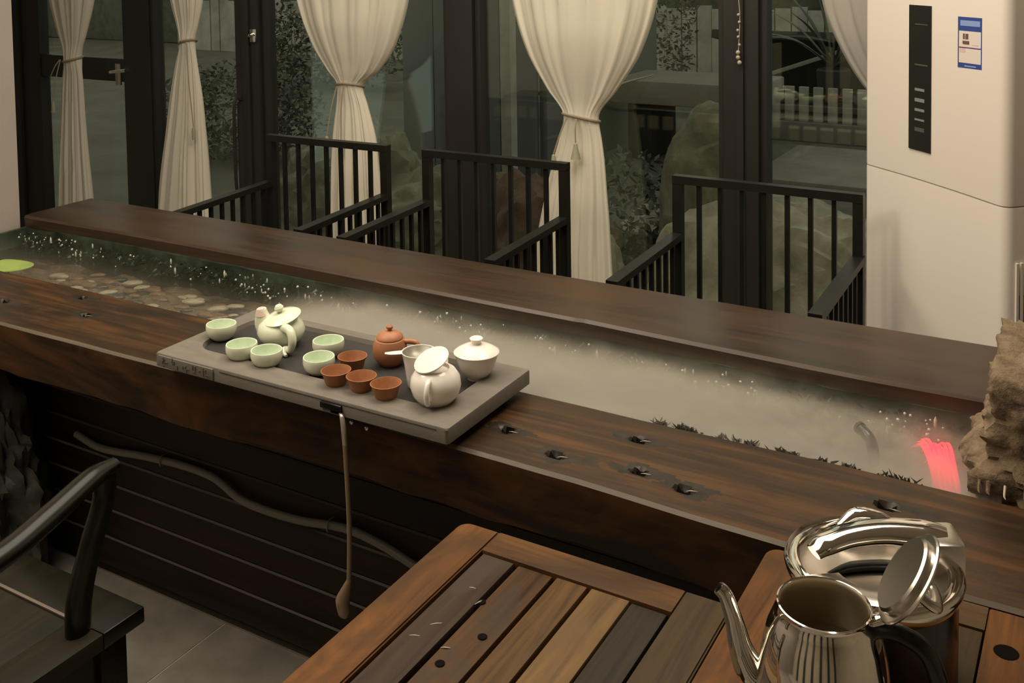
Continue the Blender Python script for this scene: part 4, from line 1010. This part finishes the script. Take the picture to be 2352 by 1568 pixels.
# white fairness pitcher with strainer
x, y = -1.050, 1.455
WP = thing('pitcher', (x, y, Z0), 'white tapered tea pitcher behind the round white teapot', 'pitcher')
obj('body', lathe(B(), [(0, 0.001), (0.018, 0.0), (0.021, 0.003), (0.0235, 0.02), (0.027, 0.045), (0.0305, 0.062), (0.0312, 0.0635), (0.0295, 0.0635), (0.026, 0.045), (0.022, 0.02), (0.018, 0.005), (0, 0.004)], 40, (x, y, Z0)), MT['porc'], WP)
obj('strainer_mesh', lathe(B(), [(0, 0.046), (0.014, 0.048), (0.023, 0.0555), (0.0284, 0.0625), (0.0284, 0.0615), (0.022, 0.0535), (0, 0.0445)], 32, (x, y, Z0)), MT['mesh'], WP)
bm = B(); tube(bm, [(x-0.026, y-0.014, Z0+0.0615), (x-0.042, y-0.024, Z0+0.0605), (x-0.052, y-0.030, Z0+0.0605)], [0.008, 0.007, 0.0035], 10, 5, 0.28); obj('pouring_lip', bm, MT['porc'], WP)
# round white pot with tilted disc lid
x, y = -0.986, 1.412
RP = thing('teapot', (x, y, Z0), 'round white teapot with tipped lid in front, near the tray\'s right end', 'teapot')
obj('body', lathe(B(), [(0, 0.001), (0.021, 0.0), (0.026, 0.002), (0.039, 0.018), (0.0435, 0.033), (0.0415, 0.047), (0.033, 0.059), (0.026, 0.063), (0.024, 0.0625), (0.023, 0.057), (0, 0.05)], 44, (x, y, Z0)), MT['porc'], RP)
rot = Matrix.Rotation(R(28), 3, 'Z') @ Matrix.Rotation(R(-20), 3, 'Y') @ Matrix.Rotation(R(17), 3, 'X')
obj('lid', xf(lathe(B(), [(0, -0.003), (0.022, -0.003), (0.029, -0.001), (0.0315, 0.0015), (0.031, 0.0030), (0.022, 0.0050), (0, 0.0058)], 40), (x-0.004, y-0.004, Z0+0.0745), rot), MT['porc'], RP)
dv = Vector((0.30, -0.954, 0))
def rp(r_, z, s=0.0): return (x+dv.x*r_ - dv.y*s, y+dv.y*r_+dv.x*s, Z0+z)
bm = B(); tube(bm, [rp(0.034, 0.053), rp(0.0455, 0.050), rp(0.052, 0.036), rp(0.047, 0.020), rp(0.036, 0.0165)], [0.0042, 0.0046, 0.0046, 0.0045, 0.004], 10); obj('handle', bm, MT['porc'], RP)
dv2 = -dv
bm = B(); tube(bm, [(x+dv2.x*0.034, y+dv2.y*0.034, Z0+0.034), (x+dv2.x*0.052, y+dv2.y*0.052, Z0+0.046), (x+dv2.x*0.062, y+dv2.y*0.062, Z0+0.058)], [0.011, 0.007, 0.0045], 12); obj('spout', bm, MT['porc'], RP)
# gaiwan
x, y = -0.981, 1.534
GW = thing('lidded_bowl', (x, y, Z0), 'white lidded tea bowl at the right end of the tray', 'bowl')
obj('bowl', lathe(B(), [(0, 0.0), (0.017, 0.0), (0.018, 0.004), (0.0225, 0.008), (0.0315, 0.021), (0.036, 0.035), (0.0395, 0.0455), (0.0405, 0.0470), (0.039, 0.0470), (0.034, 0.035), (0.028, 0.02), (0.015, 0.01), (0, 0.009)], 48, (x, y, Z0)), MT['porc'], GW)
lid = obj('lid', lathe(B(), [(0.036, 0.0425), (0.0405, 0.0470), (0.0412, 0.0482), (0.0395, 0.0500), (0.030, 0.0555), (0.018, 0.0605), (0.010, 0.0625), (0.0, 0.0625)], 48, (x, y, Z0)), MT['porc'], GW)
obj('lid_knob', lathe(B(), [(0.0085, 0.0615), (0.0085, 0.064), (0.011, 0.071), (0.0122, 0.0725), (0.0108, 0.0735), (0.0065, 0.0705), (0, 0.0695)], 28, (x, y, Z0)), MT['porc'], lid)

# ================================================================== SLATTED SIDE TABLES
def tw(name, c, dark, axis=1, **k):
    return wood(name, [(0.28, tuple(v*dark*0.55 for v in c)), (0.5, tuple(v*0.8 for v in c)), (0.74, tuple(v*1.15 for v in c))], axis, 1.6, 0.55, 0.4, spec=0.14, **k)
SW = {'orange': tw('orange_rail', (0.155, 0.064, 0.018), 0.5, patch=(0.070, 0.034, 0.013), patch_scale=8), 'orange_x': tw('orange_rail_across', (0.125, 0.058, 0.020), 0.5, 0, patch=(0.055, 0.030, 0.014), patch_scale=8),
      'grey': tw('grey_brown_slat', (0.056, 0.036, 0.023), 0.5, patch=(0.055, 0.042, 0.032), patch_scale=9), 'brown': tw('brown_slat', (0.09, 0.046, 0.020), 0.5, patch=(0.045, 0.036, 0.027), patch_scale=9),
      'tan': tw('tan_slat', (0.125, 0.066, 0.025), 0.55, patch=(0.10, 0.058, 0.028), patch_scale=9), 'light': tw('light_slat', (0.175, 0.102, 0.044), 0.6, patch=(0.13, 0.078, 0.036), patch_scale=10),
      'slate': tw('slate_slat', (0.036, 0.030, 0.021), 0.6), 'olive': tw('olive_rail', (0.066, 0.043, 0.020), 0.55, patch=(0.06, 0.045, 0.025), patch_scale=9), 'olive_x': tw('olive_rail_across', (0.10, 0.060, 0.028), 0.55, 0)}
def side_table(x0, x1, y0, y1, rails, slats, gapx, label, knots=()):
    t = thing('slatted_side_table', ((x0+x1)/2, (y0+y1)/2, 0), label, 'side table')
    th = 0.028; zt = 0.70; rw = 0.060; g = 0.0007
    def corner_board(xa, xb, rnd_left, mat, nm):
        bm = B(); r_ = 0.018
        pts = []
        if rnd_left is not None:
            s = -1 if rnd_left else 1
            xo, xi = (xa, xb) if rnd_left else (xb, xa)
            arc = [(xo - s*r_ + s*r_*math.cos(R(a)), y1-r_+r_*math.sin(R(a))) for a in range(0, 91, 15)]
            pts = [(xo, y0)] + arc + [(xi, y1), (xi, y0)]
        A = [bm.verts.new((px, py, zt-th)) for px, py in pts]; C2 = [bm.verts.new((px, py, zt)) for px, py in pts]; n = len(pts)
        for k in range(n): bm.faces.new((A[k], A[(k+1) % n], C2[(k+1) % n], C2[k]))
        bm.faces.new(A[::-1]); f = bm.faces.new(C2)
        bmesh.ops.recalc_face_normals(bm, faces=bm.faces)
        bmesh.ops.bevel(bm, geom=[e_ for e_ in f.edges], offset=0.0022, segments=2, affect='EDGES')
        return obj(nm, bm, SW[mat], t, angle=35)
    corner_board(x0, x0+rw, True, rails[0], 'side_rail')
    corner_board(x1-rw, x1, False, rails[1], 'side_rail')
    obj('end_rail', bx((x0+rw+g, y1-0.048, zt-th), (x1-rw-g, y1, zt), 0.002), SW[rails[2]], t)
    obj('end_rail', bx((x0+rw+g, y0, zt-th), (x1-rw-g, y0+0.048, zt), 0.002), SW[rails[2]], t)
    for (a, b_), m_, dz in zip(gapx, slats, (0, -0.001, 0.0005, 0.001, -0.0012, 0)):
        obj('slat', bx((a, y0+0.0495, zt-0.022), (b_, y1-0.0495, zt-0.003+dz), 0.0018), SW[m_], t)
    for y in (y0+0.10, y1-0.12): obj('batten', bx((x0+0.05, y-0.02, zt-0.048), (x1-0.05, y+0.02, zt-0.0225)), SW['olive_x'], t, smooth=False)
    for x in (x0+0.03, x1-0.07):
        for y in (y0+0.03, y1-0.07): obj('leg', bx((x, y, 0), (x+0.04, y+0.04, zt-th), 0.003), SW['olive'], t)
    for kx, ky, kr in knots:
        obj('knot_hole', lathe(B(), [(kr*1.35, 0.0003), (kr*1.2, 0.0009), (kr, 0.0006), (kr*0.8, 0.0004), (0, 0.0004)], 20, (kx, ky, zt), [0, 0, 0, 0]), [MT['knot'], MT['knot_ring']], t)
    return t
t1 = side_table(-0.785, -0.394, 0.785, 1.185, ('orange', 'olive', 'orange_x'), ('grey', 'brown', 'tan', 'light', 'slate'),
    [(-0.7205, -0.6735), (-0.6665, -0.6165), (-0.6095, -0.5665), (-0.5605, -0.5085), (-0.5065, -0.4595)], 'slatted wooden side table with mixed light and dark slats, left of the kettle', ())
for (px, py, a, l_) in ((-0.693, 1.065, 0.2, 0.010), (-0.6705, 1.045, 1.2, 0.014), (-0.694, 0.985, 0.7, 0.016), (-0.704, 0.955, 0.4, 0.014), (-0.4575, 0.945, 1.3, 0.016), (-0.66, 0.955, 0.4, 0.012)):
    bm = B(); tube(bm, [(px-l_/2*math.cos(a), py-l_/2*math.sin(a), 0.6968), (px, py, 0.6974), (px+l_/2*math.cos(a), py+l_/2*math.sin(a), 0.6968)], [0.0004, 0.0011, 0.0004], 6, 4, 0.4); obj('bright_fleck', bm, MT['bright_speck'], t1)
for (px, py, kr) in ((-0.598, 1.055, 0.0032), (-0.668, 1.047, 0.004), (-0.633, 0.992, 0.0045), (-0.651, 0.93, 0.0045)):
    obj('knot_hole', lathe(B(), [(kr*1.3, 0.0), (kr*1.1, 0.0005), (kr, 0.0004), (0, 0.0003)], 14, (px, py, 0.6970), [0, 0, 0]), [MT['knot'], MT['knot_ring']], t1)
side_table(-0.392, -0.063, 0.93, 1.330, ('orange', 'orange', 'olive_x'), ('tan', 'brown', 'grey', 'olive'),
    [(-0.3295, -0.2785), (-0.2745, -0.2275), (-0.2235, -0.1775), (-0.1735, -0.1255)], 'slatted wooden side table standing under the kettle and the black pot', ((-0.0985, 1.252, 0.010),))

# ================================================================== KETTLE
kx, ky, kz = -0.237, 0.985, 0.7003
KT = thing('kettle', (kx, ky, kz), 'shiny open steel kettle with long spout and lid tipped back', 'kettle')
obj('body', lathe(B(), [(0, 0.0), (0.060, 0.0), (0.066, 0.004), (0.0672, 0.02), (0.066, 0.05), (0.0635, 0.085), (0.0595, 0.115), (0.054, 0.138), (0.0475, 0.153), (0.0430, 0.1600), (0.0440, 0.1640), (0.0445, 0.1652), (0.0430, 0.1658), (0.0418, 0.1648), (0.0412, 0.160), (0.046, 0.150), (0.056, 0.125), (0.062, 0.08), (0.064, 0.02), (0.06, 0.006), (0, 0.005)], 64, (kx, ky, kz), [0]*13+[1]*7), [MT['chrome'], MT['steel_in']], KT, angle=60)
obj('water', lathe(B(), [(0, 0.108), (0.0585, 0.108), (0.0585, 0.1085), (0, 0.1085)], 40, (kx, ky, kz)), MT['tea'], KT)
# spout toward the left (away from the handle)
sd = Vector((-0.985, -0.17, 0)).normalized()
def kp(r_, z, s=0): return (kx+sd.x*r_-sd.y*s, ky+sd.y*r_+sd.x*s, kz+z)
bm = B(); tube(bm, [kp(0.050, 0.066), kp(0.068, 0.080), kp(0.079, 0.102), kp(0.086, 0.130), kp(0.094, 0.153), kp(0.101, 0.160)], [0.021, 0.0165, 0.0120, 0.0090, 0.0074, 0.0066], 18, 8)
s_ = obj('spout', bm, MT['chrome'], KT)
bm = B(); tube(bm, [kp(0.099, 0.1592), kp(0.1022, 0.1608)], [0.0052, 0.0050], 14, smooth=False); obj('spout_mouth', bm, MT['black'], s_)
# handle on the right
hd_ = -sd
def kh(r_, z, s=0): return (kx+hd_.x*r_-hd_.y*s, ky+hd_.y*r_+hd_.x*s, kz+z)
bm = B(); tube(bm, [kh(0.045, 0.150), kh(0.070, 0.150), kh(0.094, 0.135), kh(0.106, 0.095), kh(0.104, 0.055), kh(0.090, 0.032)], [0.009, 0.010, 0.011, 0.0115, 0.011, 0.009], 14, 8, 0.75); obj('handle', bm, MT['black'], KT)
bm = B(); tube(bm, [kh(0.044, 0.1555), kh(0.056, 0.163), kh(0.062, 0.174)], 0.006, 10); br = obj('hinge_bracket', bm, MT['chrome'], KT)
# lid standing open on its hinge, its inside toward the spout
ax = Vector((0.30, 0.954, 0)).normalized(); 
lidn = Vector((-0.80, -0.20, 0.56)).normalized()           # direction the lid's inside faces
lc = Vector(kh(0.074, 0.207))
zq = -lidn; rotm = zq.to_track_quat('Z', 'Y').to_matrix()
lid = obj('lid', xf(lathe(B(), [(0, -0.006), (0.036, -0.006), (0.0385, -0.004), (0.0385, 0.0005), (0.0445, 0.001), (0.0462, 0.0025), (0.0455, 0.0042), (0.040, 0.007), (0.024, 0.0125), (0.008, 0.0148), (0, 0.015)], 48), lc, rotm), MT['steel'], KT, angle=35)
bm = B(); tube(bm, [(-0.017, 0.0, 0.0125), (-0.0175, 0.0, 0.026), (-0.010, 0.0, 0.0315), (0.010, 0.0, 0.0315), (0.0175, 0.0, 0.026), (0.017, 0.0, 0.0125)], 0.0042, 10, 6, 1.4)
obj('lid_knob', xf(bm, lc, rotm), MT['steel'], lid)

# ================================================================== BLACK POT WITH CHROME TOP
px, py, pz = -0.224, 1.150, 0.7003
JP = thing('insulated_jug', (px, py, pz), 'black round jug with a chrome lever top, behind the open kettle', 'jug')
obj('body', lathe(B(), [(0, 0), (0.084, 0.0), (0.087, 0.003), (0.0875, 0.10), (0.088, 0.112), (0, 0.112)], 56, (px, py, pz)), MT['black'], JP)
obj('rim', lathe(B(), [(0.0885, 0.104), (0.0925, 0.110), (0.0945, 0.1185), (0.0935, 0.1225), (0.091, 0.1245), (0.0885, 0.1235), (0.0865, 0.1205), (0.084, 0.1205), (0.0825, 0.124), (0.0805, 0.1245), (0.078, 0.122), (0.076, 0.112), (0.080, 0.104)], 64, (px, py, pz)), MT['chrome'], JP, angle=50)
obj('top_plate', lathe(B(), [(0, 0.114), (0.045, 0.1135), (0.070, 0.115), (0.079, 0.119), (0.079, 0.116), (0.06, 0.110), (0, 0.110)], 56, (px, py, pz)), MT['steel'], JP)
# lever: thick rounded bar from the hinge block on the right to the left
def jp(a, b_, z):   # a along the lever (image right), b across (away from the camera)
    u_ = Vector((0.900, 0.436, 0)); v_ = Vector((-0.436, 0.900, 0)); q = Vector((px, py, pz+z)) + u_*a + v_*b_; return tuple(q)
bm = B(); tube(bm, [jp(-0.064, -0.002, 0.133), jp(-0.050, 0.004, 0.139), jp(-0.02, 0.016, 0.143), jp(0.02, 0.024, 0.144), jp(0.062, 0.024, 0.141), jp(0.084, 0.020, 0.138)], [0.0115, 0.0155, 0.017, 0.019, 0.022, 0.020], 18, 8, 0.62)
lev = obj('lever', bm, MT['chrome'], JP)
bm = B(); box(bm, (-0.020, -0.024, 0), (0.020, 0.026, 0.042), 0.006)
q = Vector((0.900, 0.436)); rz_ = math.atan2(0.436, 0.900)
obj('hinge_block', xf(bm, jp(0.078, 0.016, 0.106), Matrix.Rotation(rz_, 3, 'Z')), MT['steel'], JP)
bm = B(); tube(bm, [jp(-0.050, -0.014, 0.1155), jp(-0.02, 0.000, 0.1165), (jp(0.02, 0.004, 0.1165)), jp(0.055, -0.004, 0.1155)], [0.004, 0.009, 0.010, 0.004], 12, 6, 0.35); obj('lever_slot', bm, MT['black'], JP)
bm = B(); tube(bm, [jp(-0.022, 0.062, 0.126), jp(0.0, 0.070, 0.136), jp(0.026, 0.066, 0.134), jp(0.042, 0.054, 0.130)], [0.006, 0.011, 0.010, 0.005], 14, 6, 0.8); obj('spout_hood', bm, MT['chrome'], JP)
bm = B()
for i in range(17):
    a = R(205+110*i/16)
    for r_, z in ((0.042, 0.1175), (0.076, 0.1215), (0.080, 0.119), (0.080, 0.115), (0.042, 0.1145)):
        bm.verts.new((px+r_*math.cos(a+R(20)), py+r_*math.sin(a+R(20)), pz+z))
bm.verts.ensure_lookup_table()
for i in range(16):
    for k in range(5): bm.faces.new((bm.verts[i*5+k], bm.verts[(i+1)*5+k], bm.verts[(i+1)*5+(k+1) % 5], bm.verts[i*5+(k+1) % 5]))
bm.faces.new([bm.verts[k] for k in range(5)]); bm.faces.new([bm.verts[80+k] for k in range(4, -1, -1)])
obj('front_plate', bm, MT['steel'], JP)

# ================================================================== FOREGROUND ARMCHAIR
AR = thing('curved_armchair', (-1.6, 0.85, 0), 'black wooden armchair with a curved arm, near the camera at the left', 'chair')
xr, xl, yf, yb = -1.345, -1.865, 1.095, 0.55
obj('seat_frame', bx((xl, 1.017, 0.424), (xr, yf, 0.450), 0.003), MT['black_wood'], AR)
obj('seat_frame', bx((xr-0.075, yb, 0.424), (xr, 1.0165, 0.450), 0.003), MT['seat_wood'], AR)
obj('seat_frame', bx((xl, yb, 0.424), (xl+0.075, 1.0165, 0.450), 0.003), MT['seat_wood'], AR)
obj('seat_frame', bx((xl+0.0755, yb, 0.424), (xr-0.0755, yb+0.07, 0.450), 0.003), MT['seat_wood'], AR)
obj('seat_panel', bx((xl+0.0755, yb+0.0705, 0.428), (xr-0.0755, 1.0165, 0.4475), 0.002), MT['seat_wood'], AR)
obj('seat_lip_highlight', bx((xl+0.0755, 1.0125, 0.4476), (xr-0.0755, 1.0185, 0.4515), 0.0012), MT['edge_highlight'], AR)  # pale strip painted in as the highlight on the seat lip
obj('apron', bx((xl+0.05, yf-0.05, 0.34), (xr-0.05, yf-0.03, 0.424)), MT['black_wood'], AR, smooth=False)
obj('apron', bx((xr-0.05, yb+0.03, 0.34), (xr-0.03, yf-0.03, 0.424)), MT['black_wood'], AR, smooth=False)
for x, y in ((xr-0.07, yf-0.07), (xl+0.02, yf-0.07), (xr-0.07, yb+0.02), (xl+0.02, yb+0.02)):
    obj('leg', bx((x, y, 0), (x+0.05, y+0.05, 0.424), 0.004), MT['black_wood'], AR)
for s, xo in ((1, -1.390), (-1, -1.820)):
    bm = B(); tube(bm, [(xo+s*0.006, 1.000, 0.440), (xo+s*0.004, 1.006, 0.50), (xo-s*0.004, 1.035, 0.565), (xo-s*0.012, 1.068, 0.622), (xo-s*0.012, 1.074, 0.668)], [0.021, 0.021, 0.019, 0.019, 0.020], 12, 8, 0.8); obj('arm_post', bm, MT['black_wood'], AR)
    bm = B(); tube(bm, [(xo-s*0.014, 1.094, 0.672), (xo-s*0.008, 1.045, 0.671), (xo+s*0.016, 0.95, 0.661), (xo+s*0.040, 0.85, 0.655), (xo+s*0.052, 0.72, 0.662), (xo+s*0.045, 0.60, 0.69)], [0.013, 0.020, 0.021, 0.021, 0.021, 0.02], 14, 8, 0.8); obj('arm', bm, MT['black_wood'], AR)
    bm = B(); tube(bm, [(xo+s*0.02, 0.575, 0.42), (xo+s*0.03, 0.565, 0.66), (xo+s*0.02, 0.53, 0.95)], 0.019, 12); obj('back_post', bm, MT['black_wood'], AR)
bm = B(); tube(bm, [(xl+0.03, 0.53, 0.94), (-1.6, 0.50, 0.965), (xr-0.03, 0.53, 0.94)], 0.022, 12); obj('crest_rail', bm, MT['black_wood'], AR)
bm = B(); box(bm, (-1.68, 0.515, 0.45), (-1.53, 0.535, 0.95), 0.004); obj('back_splat', bm, MT['black_wood'], AR)
